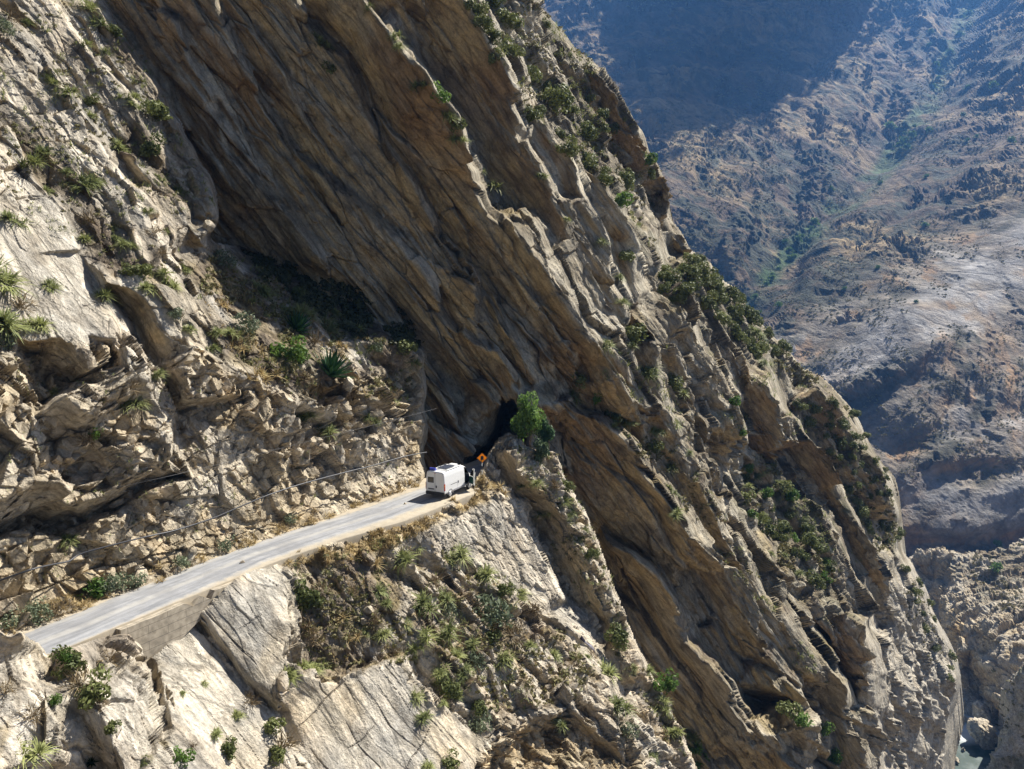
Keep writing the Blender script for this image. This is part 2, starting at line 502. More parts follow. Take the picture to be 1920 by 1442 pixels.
line(158, 161, [(1472, 850), (1496, 908), (1530, 948)])
lip(167, 176, 12, 10, 8, [(1520, 740), (1550, 770), (1579, 812), (1600, 837), (1623, 858), (1642, 880), (1660, 930)])
line(141.0, 143.0, [(1404, 738), (1402, 790), (1414, 842)])
deep((1430, 850, 143)); deep((1425, 780, 140.5))
line(138, 140, [(1400, 705), (1440, 722), (1468, 765), (1471, 830)])
deep((1400, 900, 139)); deep((1470, 925, 146)); deep((1450, 1000, 138))
line(149, 152, [(1527, 960), (1557, 1003), (1581, 1047), (1604, 1094), (1625, 1140)])
line(165, 168, [(1550, 945), (1574, 990), (1602, 1042), (1624, 1092), (1642, 1142), (1650, 1172)])
line(163, 171, [(1650, 1060), (1668, 1120), (1682, 1170)])
line(128, 131, [(1500, 1118), (1530, 1117), (1557, 1137), (1581, 1160), (1614, 1177), (1632, 1215), (1640, 1262)])
line(131, 146, [(1512, 1106), (1538, 1104), (1566, 1126), (1592, 1150), (1628, 1166)])
line(134, 136, [(1532, 1172), (1562, 1212), (1592, 1268), (1608, 1318)])
line(131, 131, [(1640, 1262), (1638, 1290), (1630, 1340), (1625, 1400), (1640, 1480)])
line(148, 150, [(1652, 1215), (1662, 1265), (1656, 1330), (1648, 1400), (1662, 1480)])
deep((1700, 1200, 186)); deep((1720, 1300, 181)); deep((1700, 1420, 174))
deep((850, 868, 85.5)); deep((800, 900, 85.5)); deep((700, 900, 85)); deep((950, 885, 89)); deep((1050, 850, 92.5)); deep((900, 800, 87))
LO = []
LO.append((1.4, [(1222, 930), (1232, 950), (1268, 1040), (1320, 1080), (1340, 1127), (1373, 1214)]))
LO.append((0.0, [(1232, 926), (1242, 946), (1278, 1036), (1330, 1076), (1350, 1123), (1383, 1210)]))
LO.append((0.0, [(1212, 934), (1222, 954), (1258, 1044), (1310, 1084), (1330, 1131), (1363, 1218)]))
# tunnel mouth
LO.append((0.0, [(938, 742), (962, 740), (990, 765), (992, 892), (846, 892), (862, 852), (896, 800), (938, 742)]))
LO.append((6.0, [(905, 830), (925, 795)]))
LO.append((22.0, [(950, 770), (962, 762), (982, 780), (984, 886), (905, 886), (925, 840), (950, 770)]))
x, y = D.warped(9, 80, 3.0, 30, 2.0)
qq = np.stack([D.px, D.py, np.zeros_like(D.px)], -1); x = x + 1.1 * fbm(qq, 13, 1, off=5.0); y = y + 1.1 * fbm(qq, 13, 1, off=25.0)
EX = (140, 1830, -170, 1500)
D.d = gblur(facets(LD, x, y, EX, corners=False), 1.5) + gblur(facets(LO, x, y, EX), 0.9) + 14 * np.clip((-D.py - 12) / 130, 0, 1) ** 1.3

SIL = [(860, -260), (930, -150), (975, -60), (1003, 0), (1030, 30), (1060, 60), (1085, 95), (1120, 115), (1145, 140), (1170, 180), (1205, 240), (1215, 265), (1240, 305), (1250, 345),
       (1250, 405), (1270, 432), (1292, 465), (1330, 500), (1360, 530), (1385, 550), (1410, 585), (1440, 620), (1475, 650), (1510, 690), (1545, 715), (1580, 745),
       (1605, 775), (1625, 815), (1650, 860), (1675, 890), (1685, 930), (1692, 985), (1690, 1035), (1702, 1042), (1720, 1075), (1740, 1115), (1750, 1150), (1775, 1190),
       (1795, 1230), (1803, 1265), (1800, 1300), (1785, 1345), (1785, 1390), (1778, 1442), (1772, 1500)]
# the crest rolls over towards the river: the ground falls away just before the outline
x, y = D.warped(4, 30, 4, 10, 5.0)
edge = gblur(in_poly(x, y, [(100, -300)] + SIL + [(100, 1600)]).astype(float), 9)
roll = np.clip((0.93 - edge) / 0.43, 0, 1)
D.d = D.d + 14 * roll ** 2
keepD = edge > 0.5
keepD &= ~((D.px < 780) & (D.py > 760))
keepD &= ~((D.px < 700) & (D.py > 640))

P = D.points(); n0 = D.normals(P, 20.0); q = bed(P); lm = Limit(P)
k = np.clip(D.d / 95, 0.85, 2.2)
bright = D.mask([(1262, 780), (1330, 940), (1430, 1060), (1520, 1190), (1600, 1290), (1640, 1500), (1830, 1500), (1830, 1150), (1700, 1000), (1600, 760), (1420, 600), (1240, 320), (1010, -160), (880, -160), (960, 160), (1120, 340), (1240, 540), (1260, 640)], 20)
lowr = D.mask([(1635, 1170), (1690, 1050), (1830, 1100), (1830, 1500), (1620, 1500)], 14)
rugged = np.clip(0.62 + 0.85 * bright + 0.5 * lowr + 0.6 * fbm(P, 18, 2, off=4), 0.2, 1.9)
h = 0.95 * layers(q, 3.4, 0.7, 1.0, 0.07, 34, 9) * lm(3.4) + 0.46 * layers(q, 1.25, 0.5, 5.0, 0.10, 18, 5) * (0.4 + 0.7 * rugged) * lm(1.6) + 0.18 * layers(q, 0.5, 0.4, 9.0, 0.15, 9, 3) * lm(0.9)
h = h * k ** 0.8 + 0.5 * fbm(P, 14, 2, off=3.0) * lm(6)
wq = np.stack([fbm(P, 3, 3), fbm(P, 3, 3, off=5), fbm(P, 3, 3, off=9)], -1)
bl, gp = blocks(np.stack([q[..., 0] / 19.0, q[..., 1] / 6.5, q[..., 2] / 2.8], -1), 0.07 * wq, 1.3)
b3, g3 = blocks(np.stack([q[..., 0] / 5.0, q[..., 1] / 2.2, q[..., 2] / 1.0], -1) / (k ** 0.5)[..., None], 0.10 * wq, 1.4)
h = h + (0.85 * bl - 0.25 * np.clip(1 - gp / 0.03, 0, 1)) * k ** 0.6 * lm(3) + (0.38 * b3 - 0.10 * np.clip(1 - g3 / 0.05, 0, 1)) * rugged * k * lm(1.3)
h = h + rugged * k * (0.30 * fbm(P, 1.6, 3, 0.6, off=7) * lm(1.4) + 0.5 * lowr * (ridged(P, 4.5, 4) - 0.5) * 2 * lm(2)) + 0.13 * fbm(P, 0.8, 3, 0.6, off=2) * lm(0.8)
h = h + 0.30 * rugged * k * (ridged(P, 5.0, 4, off=13) - 0.55) * lm(2.2)
recess = D.mask([(918, 748), (950, 742), (985, 765), (990, 885), (850, 885), (868, 850), (900, 800)], 4, 0)
h *= (1 - 0.6 * recess)
P = P + n0 * (h * lm.calm(D) * (1 - 0.3 * roll))[..., None]
n1 = D.normals(P, 1.0); ns = D.normals(P, 4.0)

# what the stone is: grey weathered bedding planes, ochre broken edges, soil and dry scrub on the ledges
al = np.clip(((ns * 0.5 + n1 * 0.5) @ NB - 0.05) / 0.55, 0, 1)
v1 = fbm(P, 9, 4, off=1); v2 = fbm(q * np.array([0.25, 1, 1]), 2.2, 4, off=6)
c = mix(OCHRE, BROWN, np.clip(0.18 + 1.5 * v1, 0, 0.8))
c = mix(c, BEIGE * 0.85, np.clip(1.9 * v2 + 0.1 - 0.6 * v1, 0, 0.7))
c = mix(c, np.array([0.33, 0.20, 0.10]), np.clip(2.2 * fbm(P, 18, 3, off=14) - 0.15, 0, 0.55))
c = mix(c, mix(np.array([0.29, 0.25, 0.18]), np.array([0.54, 0.485, 0.375]), 0.5 + 1.5 * v1 + 0.8 * v2), al)
c = mix(c, mix(GREY, PALE, 0.6 + v2) * 0.97, lowr * 0.75)
# dark varnish streaks that run down the layers
stk = np.clip(3.0 * fbm(q * np.array([0.12, 1.0, 1.0]), 1.6, 3, off=21) - 0.75, 0, 1) * np.clip(1 + 2 * fbm(P, 20, 2, off=33), 0, 1)
c = mix(c, np.array([0.10, 0.085, 0.075]), 0.6 * stk * (1 - al))
flat = np.clip((ns[..., 2] - 0.42) / 0.25, 0, 1) * np.clip(0.7 + 1.8 * fbm(P, 5, 3, off=17), 0, 1)
c = mix(c, mix(SOIL, DRY, 0.4 + 1.4 * fbm(P, 3, 3, off=41)), 0.85 * flat * (1 - 0.6 * lowr))
scr = bright * (1 - lowr) * np.clip(0.32 + 2.2 * fbm(P, 7, 4, off=19), 0, 1) * np.clip((ns[..., 2] - 0.1) / 0.3, 0, 1)
c = mix(c, mix(SOIL, SCRUB, 0.5 + fbm(P, 2, 2)), 0.8 * scr)
PD, KD, NDs = P, keepD, ns
cliff = net_mesh('cliff', P, keepD, c, M_ROCK, skirt=45.0, inward=(6, 6, -18), soft=lm.soft)
tag(cliff, 'ochre overhanging cliff of tilted rock ribs rising above the tunnel', 'cliff', kind='structure')

# ================================================================== THE ROCK WALL LEFT OF THE ROAD
C_ = Sheet(-520, 850, -170, 1330, 2.0)
wp0 = level(np.array(420.), np.array(1035.), 0.0)
n_wall, n_up = slope_n(78), slope_n(54)
x, y = C_.warped(14, 120, 4, 44, 8.0)
dw = on_plane(C_.px, C_.py, wp0 - NW * 0.4, n_wall)
du = on_plane(C_.px, C_.py, wp0 + np.array([0, 0, 12.5]) - NW * 3.0, n_up)
wlow = on_plane(C_.px, C_.py, wp0 + np.array([0, 0, 1.2]) - NW * 0.3, slope_n(50))
db = np.maximum(np.minimum(dw, wlow), du)
LC = []
# overhanging brow high on the left and the dark pocket under it
LC.append((-0.9, [(15, 622), (60, 640), (115, 632), (165, 628), (205, 612), (216, 640)]))
LC.append((2.6, [(68, 668), (80, 700), (105, 735), (140, 712), (190, 690), (205, 665)]))
LC.append((-1.2, [(118, 745), (170, 690), (232, 660), (234, 700), (170, 770), (140, 782)]))
LC.append((0.6, [(60, 790), (110, 800), (150, 815), (240, 760)]))
# smooth chute with the deep groove on its right side
LC.append((0.7, [(150, 470), (205, 560), (250, 660), (300, 730), (322, 772)]))
LC.append((-0.3, [(60, 480), (130, 540), (190, 590), (222, 640), (270, 740), (308, 790)]))
LC.append((2.9, [(208, 545), (232, 600), (275, 680), (318, 745), (330, 768)]))
LC.append((-1.0, [(204, 530), (245, 540), (290, 590), (335, 605), (345, 650), (325, 690), (345, 740)]))
LC.append((-1.3, [(205, 528), (260, 515), (320, 570), (352, 612)]))
# lower overhangs
LC.append((-1.0, [(-120, 960), (0, 935), (45, 905), (97, 912), (135, 938), (190, 930), (222, 912), (283, 866), (318, 878)]))
LC.append((2.0, [(-120, 1010), (0, 990), (50, 962), (90, 975), (140, 958), (162, 968), (205, 948), (250, 930), (285, 900), (325, 892)]))
LC.append((0.0, [(-120, 1050), (0, 1010), (80, 1000), (150, 1010), (215, 965), (260, 935), (310, 912), (350, 900)]))
LC.append((1.2, [(97, 862), (150, 850), (165, 880), (120, 895)]))
# long layer edges on the slab above
for pts, nr, fr, gp_ in (([(20, 40), (60, 90), (110, 160), (150, 225), (190, 290), (240, 350)], 0.7, 1.3, 16),
                         ([(100, 0), (140, 60), (180, 130), (240, 200), (275, 260), (300, 300)], 0.7, 1.0, 14),
                         ([(175, 20), (205, 60), (240, 110), (280, 150), (312, 172)], 0.8, 1.3, 12),
                         ([(240, 290), (280, 330), (320, 370), (345, 415), (395, 430)], 0.8, 1.0, 14),
                         ([(-60, 240), (40, 330), (120, 395), (150, 465)], 0.35, 0.8, 14)):
    rib(LC, pts, nr, fr, gp_)
LC.append((-1.2, [(345, 395), (372, 440), (395, 432), (412, 410)]))
LC.append((1.6, [(352, 462), (385, 470), (398, 452)]))
# the grassy bench under the big overhang
LC.append((12.0, [(430, 455), (450, 462), (560, 492), (690, 540), (775, 592), (815, 640)]))
LC.append((3.2, [(400, 485), (450, 530), (540, 590), (630, 640), (720, 690), (775, 715)]))
LC.append((0.5, [(380, 520), (420, 590), (500, 660), (600, 720), (690, 770), (760, 790)]))
LC.append((-0.5, [(430, 700), (470, 735), (540, 760), (600, 720), (680, 760), (770, 800), (800, 810)]))
LC.append((0.9, [(720, 640), (775, 665), (800, 720)]))
C_.d = db + gblur(facets(LC, x, y, (-520, 850, -170, 1330)), 1.0)
POLC = [(-900, -400), (150, -400), (172, -170), (185, -60), (203, 0), (222, 30), (250, 85), (262, 110), (312, 168), (318, 195), (340, 235), (372, 300), (400, 340), (412, 390), (408, 425), (385, 438), (398, 456),
        (450, 462), (560, 492), (690, 540), (775, 592), (815, 640), (800, 690), (813, 722), (795, 762), (809, 805), (791, 845), (803, 880), (796, 912), (760, 960), (-900, 1620)]
x, y = C_.warped(9, 55, 6, 16, 3.0)
edge = gblur(in_poly(x, y, POLC).astype(float), 5)
keepC = edge > 0.5
up_edge = (C_.py < 460) | (C_.px > 780)
roll = np.clip((0.95 - edge) / 0.45, 0, 1) * up_edge
C_.d = C_.d + np.where(C_.px > 780, 5.0, 3.0) * roll ** 2
P = C_.points(); n0 = np.broadcast_to(slope_n(66), P.shape); q = bed(P); lm = Limit(P)
wall = C_.mask([(-800, 640), (60, 660), (230, 640), (345, 650), (420, 690), (560, 745), (640, 700), (740, 690), (800, 640), (880, 700), (880, 1300), (-800, 1700)], 12, 8)
slab = C_.mask([(-300, 420), (60, 380), (120, 370), (150, 470), (215, 560), (325, 770), (300, 800), (215, 650), (100, 630), (0, 560), (-300, 640)], 8, 5)
bench = C_.mask([(395, 470), (560, 490), (790, 600), (760, 700), (640, 760), (520, 720), (420, 660), (340, 500)], 10, 8)
wv = np.stack([fbm(P, 4, 3), fbm(P, 4, 3, off=5), fbm(P, 4, 3, off=9)], -1)
U = np.stack([P @ RD, P @ NW, P[..., 2]], -1)
b0, g0 = blocks(np.stack([U[..., 0] / 5.0 + 0.4 * U[..., 2] / 5.0, U[..., 1] / 4.0, U[..., 2] / 3.2 - 0.3 * U[..., 0] / 5.0], -1), 0.10 * wv, 1.1)
b1, g1 = blocks(np.stack([U[..., 0] / 2.0 + 0.45 * U[..., 2] / 2.0, U[..., 1] / 1.8, U[..., 2] / 2.1 - 0.35 * U[..., 0] / 2.0], -1) + 5.0, 0.12 * wv, 1.5)
b2, g2 = blocks(np.stack([U[..., 0] / 0.9 + 0.3 * U[..., 2] / 0.9, U[..., 1] / 0.8, U[..., 2] / 0.9 - 0.2 * U[..., 0]], -1), 0.15 * wv, 1.6)
vs = np.clip(0.65 + 1.6 * fbm(P, 8, 2, off=40), 0.15, 1.5)
big = np.clip(1.1 - C_.px / 520.0, 0.25, 1)
h = wall * (big * (0.95 * b0 - 0.4 * np.clip(1 - g0 / 0.018, 0, 1)) + (1.2 - 0.6 * big) * (0.62 * b1 * vs - 0.28 * np.clip(1 - g1 / 0.03, 0, 1)) * lm(1.2)
            + (0.3 + vs) * (0.26 * b2 - 0.10 * np.clip(1 - g2 / 0.04, 0, 1)) * lm(0.7) + 0.5 * fbm(P, 6, 2, off=12) + 0.07 * fbm(P, 0.5, 3, 0.6))
ho = 0.42 * layers(q, 1.7, 1.0, 2.0, 0.12, 10, 4) + 0.20 * layers(q, 0.62, 0.8, 4.0, 0.16, 5, 2.2) + 0.10 * layers(q, 0.26, 0.5, 6.0, 0.2, 3, 1.4) + 0.16 * fbm(P, 1.2, 4, 0.6)
bq, gq = blocks(np.stack([q[..., 0] / 3.2, q[..., 1] / 1.8, q[..., 2] / 0.9], -1), 0.15 * wv, 1.3)
ho += 0.30 * bq - 0.14 * np.clip(1 - gq / 0.06, 0, 1) + 0.16 * b2 * (0.3 + 0.7 * np.clip(1.5 * fbm(P, 6, 2, off=50), 0, 1)) + 0.2 * fbm(P, 5, 2, off=22)
h = h + (1 - wall) * ho * lm(0.8) * (1 - 0.82 * slab) * (1 - 0.35 * bench) + bench * (0.25 * fbm(P, 2.0, 4, 0.6, off=8))
foot = np.clip((P[..., 2] + 0.3) / 1.2, 0.15, 1)
h *= foot
P = P + n0 * (h * lm.calm(C_) * (1 - 0.6 * roll))[..., None]
n1 = C_.normals(P, 1.0); ns = C_.normals(P, 4.0)
v1 = fbm(P, 6, 4, off=1); v2 = fbm(q * np.array([0.3, 1, 1]), 1.6, 4, off=6); v3 = fbm(P, 1.5, 3, off=77)
cw = mix(BEIGE, PALE, np.clip(0.32 + 1.3 * v1 + 0.7 * v3, 0, 1))
cw = mix(cw, OCHRE * 1.05, np.clip(2.0 * fbm(P, 3.2, 3, off=30) - 0.4, 0, 0.35))
cu = mix(PALE, GREY, np.clip(0.45 + 1.4 * v2 + v1, 0, 1))
cu = mix(cu, BEIGE, np.clip(1.4 * v1, 0, 0.6))
al = np.clip((n1 @ NB - 0.2) / 0.4, 0, 1)
cu = mix(mix(OCHRE, BEIGE, 0.5 + v3), cu, al)
strip = np.clip(4.0 * fbm(q * np.array([0.10, 0.45, 1.0]), 2.2, 4, off=83) - 0.55, 0, 1) * np.clip(0.9 + 2 * fbm(P, 7, 3, off=84), 0, 1)
cu = mix(cu, mix(SOIL, np.array([0.22, 0.17, 0.10]), 0.5 + v3), 0.85 * strip)
fin = fbm(q * np.array([0.06, 0.5, 1.6]), 0.8, 3, off=88)
cu = cu * (1 + 0.28 * np.clip(fin * 2, -1, 1))[..., None]
c = mix(cu, cw, wall)
c = mix(c, mix(PALE * 1.05, GREY * 1.15, 0.4 + 1.6 * v2), slab)
flat = np.clip((ns[..., 2] - 0.60) / 0.16, 0, 1) * np.clip(0.35 + 2.0 * fbm(P, 3, 4, off=17), 0, 1) * (1 - 0.9 * slab) * (1 - 0.75 * wall)
c = mix(c, mix(SOIL, DRY, 0.35 + 1.4 * fbm(P, 2, 3, off=41)), 0.9 * flat)
bs = bench * np.clip(0.95 + 2.2 * fbm(P, 4.0, 4, off=61), 0, 1)
c = mix(c, mix(SOIL * 1.1, DRY * 0.8, 0.35 + 1.6 * fbm(P, 1.6, 3, off=44)), 0.93 * bs)
soilU = C_.mask([(150, 360), (215, 400), (290, 480), (300, 545), (240, 500), (180, 520), (150, 470)], 10, 10)
shade_tint = C_.mask([(455, 470), (560, 498), (690, 545), (780, 600), (818, 650), (770, 655), (650, 630), (560, 565), (480, 510)], 12, 8)
c = mix(c, np.array([0.065, 0.055, 0.04]), 0.85 * shade_tint * np.clip(0.8 + 2.0 * v3, 0, 1))  # bench floor coloured darker to deepen the overhang's shadow
c = mix(c, SOIL, 0.8 * soilU * np.clip(0.7 + 2 * v3, 0, 1))
PC, KC = P, keepC
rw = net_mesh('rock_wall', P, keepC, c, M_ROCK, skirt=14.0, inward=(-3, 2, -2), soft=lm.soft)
tag(rw, 'pale broken rock wall climbing along the inner side of the road', 'cliff', kind='structure')

# ================================================================== THE SLOPE BELOW THE ROAD and the spur with the tree
A_ = Sheet(-520, 1350, 770, 1560, 2.0)
ap0 = level(np.array(520.), np.array(1050.), 0.0) + NW * 0.25
dA = on_plane(A_.px, A_.py, ap0, slope_n(50))
def pa(x, y): return (x, y, float(on_plane(np.array(float(x)), np.array(float(y)), ap0, slope_n(50))))
spur = [(880, 930, 73.4), (905, 893, 76.5), (915, 850, 80), (955, 810, 84), (1000, 830, 83), (1045, 850, 84), (1085, 950, 85), (1130, 1060, 84), (1190, 1190, 81), (1280, 1390, 73), (1320, 1500, 71),
        (1000, 980, 80.0), (1050, 1110, 77.5), (960, 905, 77.5)]
offs = [(x, y, z - pa(x, y)[2]) for x, y, z in spur] + [(x, y, 0) for x, y in ((700, 1250), (900, 1300), (500, 1442), (900, 1500), (980, 1200), (0, 1500), (-170, 1330), (850, 1100), (1050, 1300))]
def at_level(x, y): return float(on_plane(np.array(float(x)), np.array(float(y)), (0, 0, -0.12), (0, 0, 1)))
offs += [(x, y, at_level(x, y) - pa(x, y)[2]) for x, y in ((90, 1228), (200, 1192), (300, 1141), (420, 1091), (515, 1051), (580, 1036), (640, 1018), (700, 998), (760, 974), (805, 959), (850, 944), (882, 927))]
WALLP = level(np.array(330.), np.array(1130.), 0.0) + NW * 0.35
def at_wall(x, y): return float(on_plane(np.array(float(x)), np.array(float(y)), WALLP, NW))
FOOT = [(262, 1214), (279, 1238), (330, 1191), (390, 1131), (440, 1086)]
for x, y in ((90, 1228), (200, 1192), (515, 1051), (580, 1036), (640, 1018), (700, 998), (760, 974), (805, 959), (850, 944), (882, 927)): offs.append((x + 2, y - 9, float(on_plane(np.array(x + 2.0), np.array(y - 9.0), (0, 0, -0.10), (0, 0, 1))) - pa(x + 2, y - 9)[2]))
offs = [o for o in offs if not (250 < o[0] < 450 and o[1] < 1145)]
offs += [(x, y, at_wall(x, y) - 0.12 - pa(x, y)[2]) for x, y in FOOT[1:]]
offs += [(0, 1195, -3.5), (40, 1183, -4.2), (120, 1230, -3.0), (240, 1330, -1.8), (60, 1330, -4.0), (-170, 1200, -5.5), (230, 1442, -2.4), (0, 1442, -5.0), (-170, 1560, -7.0), (-520, 1300, -6.0), (-520, 1560, -8.0)]
x, y = A_.warped(8, 80, 2.2, 36, 12.0)
dA = dA + rbf(offs, A_.px, A_.py)
zA = at(A_.px, A_.py, dA)[..., 2]
fadeA = np.where((A_.px > 85) & (A_.px < 890), np.clip(-zA / 1.3, 0, 1), 1.0)
LA = []
LA.append((0.9, [(352, 1148), (362, 1155), (395, 1195), (420, 1230), (470, 1290), (530, 1340), (560, 1400), (600, 1442)]))
LA.append((0.1, [(372, 1148), (408, 1195), (432, 1228), (480, 1285), (525, 1325)]))
LA.append((-0.5, [(430, 1095), (470, 1065), (520, 1055), (545, 1110), (548, 1180), (530, 1250), (522, 1290)]))
LA.append((0.9, [(545, 1052), (562, 1110), (565, 1190), (560, 1250), (640, 1262), (735, 1230)]))
LA.append((-0.6, [(525, 1300), (560, 1262), (640, 1270), (735, 1240), (770, 1270), (800, 1310), (860, 1345), (912, 1385)]))
LA.append((0.9, [(760, 1222), (800, 1280), (840, 1310), (890, 1330)]))
LA.append((-0.4, [(284, 1232), (310, 1290), (330, 1370), (350, 1470)]))
LA.append((1.6, [(250, 1250), (272, 1262), (284, 1300), (300, 1360)]))
LA.append((-0.9, [(185, 1255), (240, 1255), (262, 1290), (285, 1350), (305, 1400), (320, 1470)]))
# boulders at the near left corner
LA.append((-1.0, [(-20, 1190), (30, 1185), (70, 1215), (110, 1245), (150, 1290), (190, 1340), (215, 1400), (240, 1470)]))
LA.append((0.5, [(-20, 1330), (40, 1345), (90, 1320), (130, 1330), (160, 1380), (190, 1430)]))
LA.append((1.0, [(85, 1395), (140, 1405), (190, 1430), (215, 1470)]))
# the rounded pale shoulder right of the road, and the groove between it and the spur
LA.append((-1.2, [(720, 1010), (800, 985), (880, 940), (925, 925), (960, 950), (985, 990), (1015, 1040), (1042, 1095), (1056, 1125)]))
LA.append((2.6, [(955, 905), (990, 955), (1015, 1000), (1045, 1060), (1075, 1130), (1120, 1170)]))
LA.append((-1.8, [(945, 850), (985, 890), (1030, 935), (1060, 985), (1090, 1060), (1120, 1120), (1160, 1180), (1195, 1250)]))
LA.append((-0.4, [(905, 893), (915, 855), (935, 825), (955, 812)]))
# ledges and steps in the middle
for pts, nr, fr in (([(690, 1080), (740, 1090), (770, 1140), (800, 1200), (850, 1260), (905, 1310)], 0.6, 0.7),
                    ([(770, 1060), (830, 1080), (870, 1120), (905, 1190), (960, 1240), (1010, 1310)], 0.6, 0.8),
                    ([(840, 1060), (890, 1090), (960, 1120), (1010, 1170), (1080, 1220), (1150, 1290)], 0.6, 0.7),
                    ([(1020, 1150), (1080, 1190), (1130, 1260), (1165, 1330), (1200, 1400)], 0.8, 0.8)):
    rib(LA, pts, nr, fr, 14)
# the cave at the bottom
LA.append((-0.7, [(878, 1500), (892, 1442), (916, 1406), (936, 1390), (974, 1362), (1010, 1342), (1072, 1336), (1108, 1360), (1150, 1392), (1190, 1424), (1235, 1500)]))
LA.append((1.5, [(905, 1505), (930, 1440), (955, 1408), (1000, 1376), (1062, 1360), (1096, 1384), (1140, 1416), (1180, 1460), (1205, 1505)]))
LA.append((0.6, [(1010, 1505), (1040, 1450), (1085, 1440), (1130, 1505)]))
LA.append((-1.5, [(1060, 1300), (1110, 1290), (1140, 1310), (1150, 1340)]))
LA.append((2.2, [(1215, 1300), (1235, 1360), (1262, 1430)]))
A_.d = dA + fadeA * gblur(facets(LA, x, y, (-520, 1350, 770, 1560)), 1.5)
POLA = [(-700, 1330), (-300, 1240), (-60, 1196), (-10, 1178), (18, 1192), (40, 1178), (56, 1199), (72, 1205), (90, 1226), (200, 1192), (243, 1187), (262, 1214), (279, 1238), (330, 1191), (390, 1131), (440, 1086), (515, 1046), (640, 1012), (760, 966), (850, 937), (880, 920), (891, 900), (905, 880), (915, 848), (935, 820), (955, 808), (985, 832),
        (1010, 842), (1045, 848), (1066, 905), (1100, 958), (1130, 1040), (1152, 1105), (1192, 1200), (1232, 1285), (1272, 1360), (1310, 1450), (1345, 1560), (-700, 1700)]
x, y = A_.warped(2.5, 40, 2.5, 10, 3.0)
edge = gblur(in_poly(x, y, POLA).astype(float), 2.5)
keepA = edge > 0.5
roll = np.clip((0.95 - edge) / 0.45, 0, 1)
side = (A_.px > 905) | (A_.px < 96)
A_.d = A_.d + 2.5 * roll ** 2 * side
P = A_.points(); n0 = A_.normals(P, 16.0); q = bed(P); lm = Limit(P)
s1 = A_.mask([(425, 1100), (470, 1062), (525, 1055), (548, 1110), (550, 1180), (530, 1260), (510, 1300), (470, 1285), (420, 1225), (370, 1150)], 5, 3)
s2 = A_.mask([(290, 1230), (360, 1160), (420, 1235), (470, 1295), (525, 1345), (560, 1420), (580, 1500), (340, 1500)], 5, 4)
s3 = A_.mask([(525, 1310), (560, 1268), (640, 1275), (735, 1242), (770, 1280), (800, 1320), (860, 1355), (912, 1388), (880, 1500), (600, 1500), (560, 1390)], 5, 4)
s4 = A_.mask([(720, 1010), (800, 985), (880, 940), (925, 925), (960, 950), (985, 990), (1042, 1095), (1130, 1200), (1190, 1330), (1110, 1260), (1000, 1130), (900, 1060), (840, 1040), (760, 1030)], 7, 6)
slab = np.clip(s1 + s2 + s3 + 0.75 * s4, 0, 1)
near = A_.mask([(-800, 1180), (40, 1180), (110, 1240), (190, 1260), (250, 1260), (330, 1500), (-800, 1700)], 8, 4)
spurm = A_.mask([(895, 905), (915, 840), (955, 805), (1045, 845), (1100, 955), (1150, 1100), (1240, 1290), (1330, 1500), (1230, 1400), (1150, 1230), (1050, 1090), (985, 960), (930, 915)], 8, 6)
soil = A_.mask([(545, 1055), (640, 1028), (760, 990), (720, 1060), (790, 1180), (760, 1225), (735, 1235), (640, 1262), (560, 1255), (566, 1180)], 8, 8)
veg = A_.mask([(690, 1060), (800, 1050), (900, 1090), (1010, 1160), (1090, 1230), (1060, 1310), (960, 1340), (900, 1350), (800, 1250), (740, 1180)], 16, 10)
wv = np.stack([fbm(P, 3, 3), fbm(P, 3, 3, off=5), fbm(P, 3, 3, off=9)], -1)
b1, g1 = blocks(np.stack([q[..., 0] / 2.6, q[..., 1] / 1.7, q[..., 2] / 0.9], -1), 0.13 * wv, 1.4)
b2, g2 = blocks(np.stack([q[..., 0] / 0.9, q[..., 1] / 0.6, q[..., 2] / 0.4], -1), 0.15 * wv, 1.4)
ho = 0.40 * layers(q, 1.4, 0.9, 2.0, 0.12, 9, 4) + 0.16 * layers(q, 0.5, 0.6, 4.0, 0.16, 5, 2.2) + 0.46 * b1 + 0.18 * b2 - 0.25 * np.clip(1 - g1 / 0.07, 0, 1) - 0.08 * np.clip(1 - g2 / 0.08, 0, 1) + 0.22 * fbm(P, 1.2, 4, 0.6)
hs = 0.10 * layers(q, 0.35, 0.5, 3.0, 0.10, 9, 3) + 0.03 * fbm(P, 0.6, 3, 0.6) + 0.10 * fbm(P, 4, 2, off=8)
# long joints across the slabs, square to the strike
jt = np.abs(((P @ E2) / 2.3 + 0.15 * fbm(P, 3, 2)) % 1 - 0.5)
jm = np.clip(0.3 + 2 * fbm(P, 3, 2, off=71), 0, 1)
jt2 = np.abs(((P @ E2) / 0.9 + 0.22 * fbm(P, 2.5, 3, off=14)) % 1 - 0.5); jm2 = np.clip(2.4 * fbm(q * np.array([0.3, 1, 1]), 1.2, 2, off=72) - 0.15, 0, 1)
jt3 = np.abs(((P @ E1) / 3.4 + 0.3 * fbm(P, 2.5, 3, off=15)) % 1 - 0.5); jm3 = np.clip(2.2 * fbm(P, 2.5, 2, off=73) - 0.2, 0, 1)
crk = np.clip(np.clip(1 - jt / 0.022, 0, 1) * jm + np.clip(1 - jt2 / 0.035, 0, 1) * jm2 + np.clip(1 - jt3 / 0.014, 0, 1) * jm3, 0, 1)
hs = hs - 0.13 * crk
h = ho * (1 - slab) * (1 - 0.55 * soil - 0.2 * veg) * (1 + 0.2 * spurm) + slab * hs + soil * 0.2 * fbm(P, 1.2, 4, 0.65, off=3)
h = h * (1 - 0.7 * near) + near * (0.35 * layers(q, 1.1, 1.0, 12.0, 0.12, 7, 3) + 0.3 * (ridged(P, 2.2, 4) - 0.5) + 0.10 * fbm(P, 0.5, 3, 0.6))
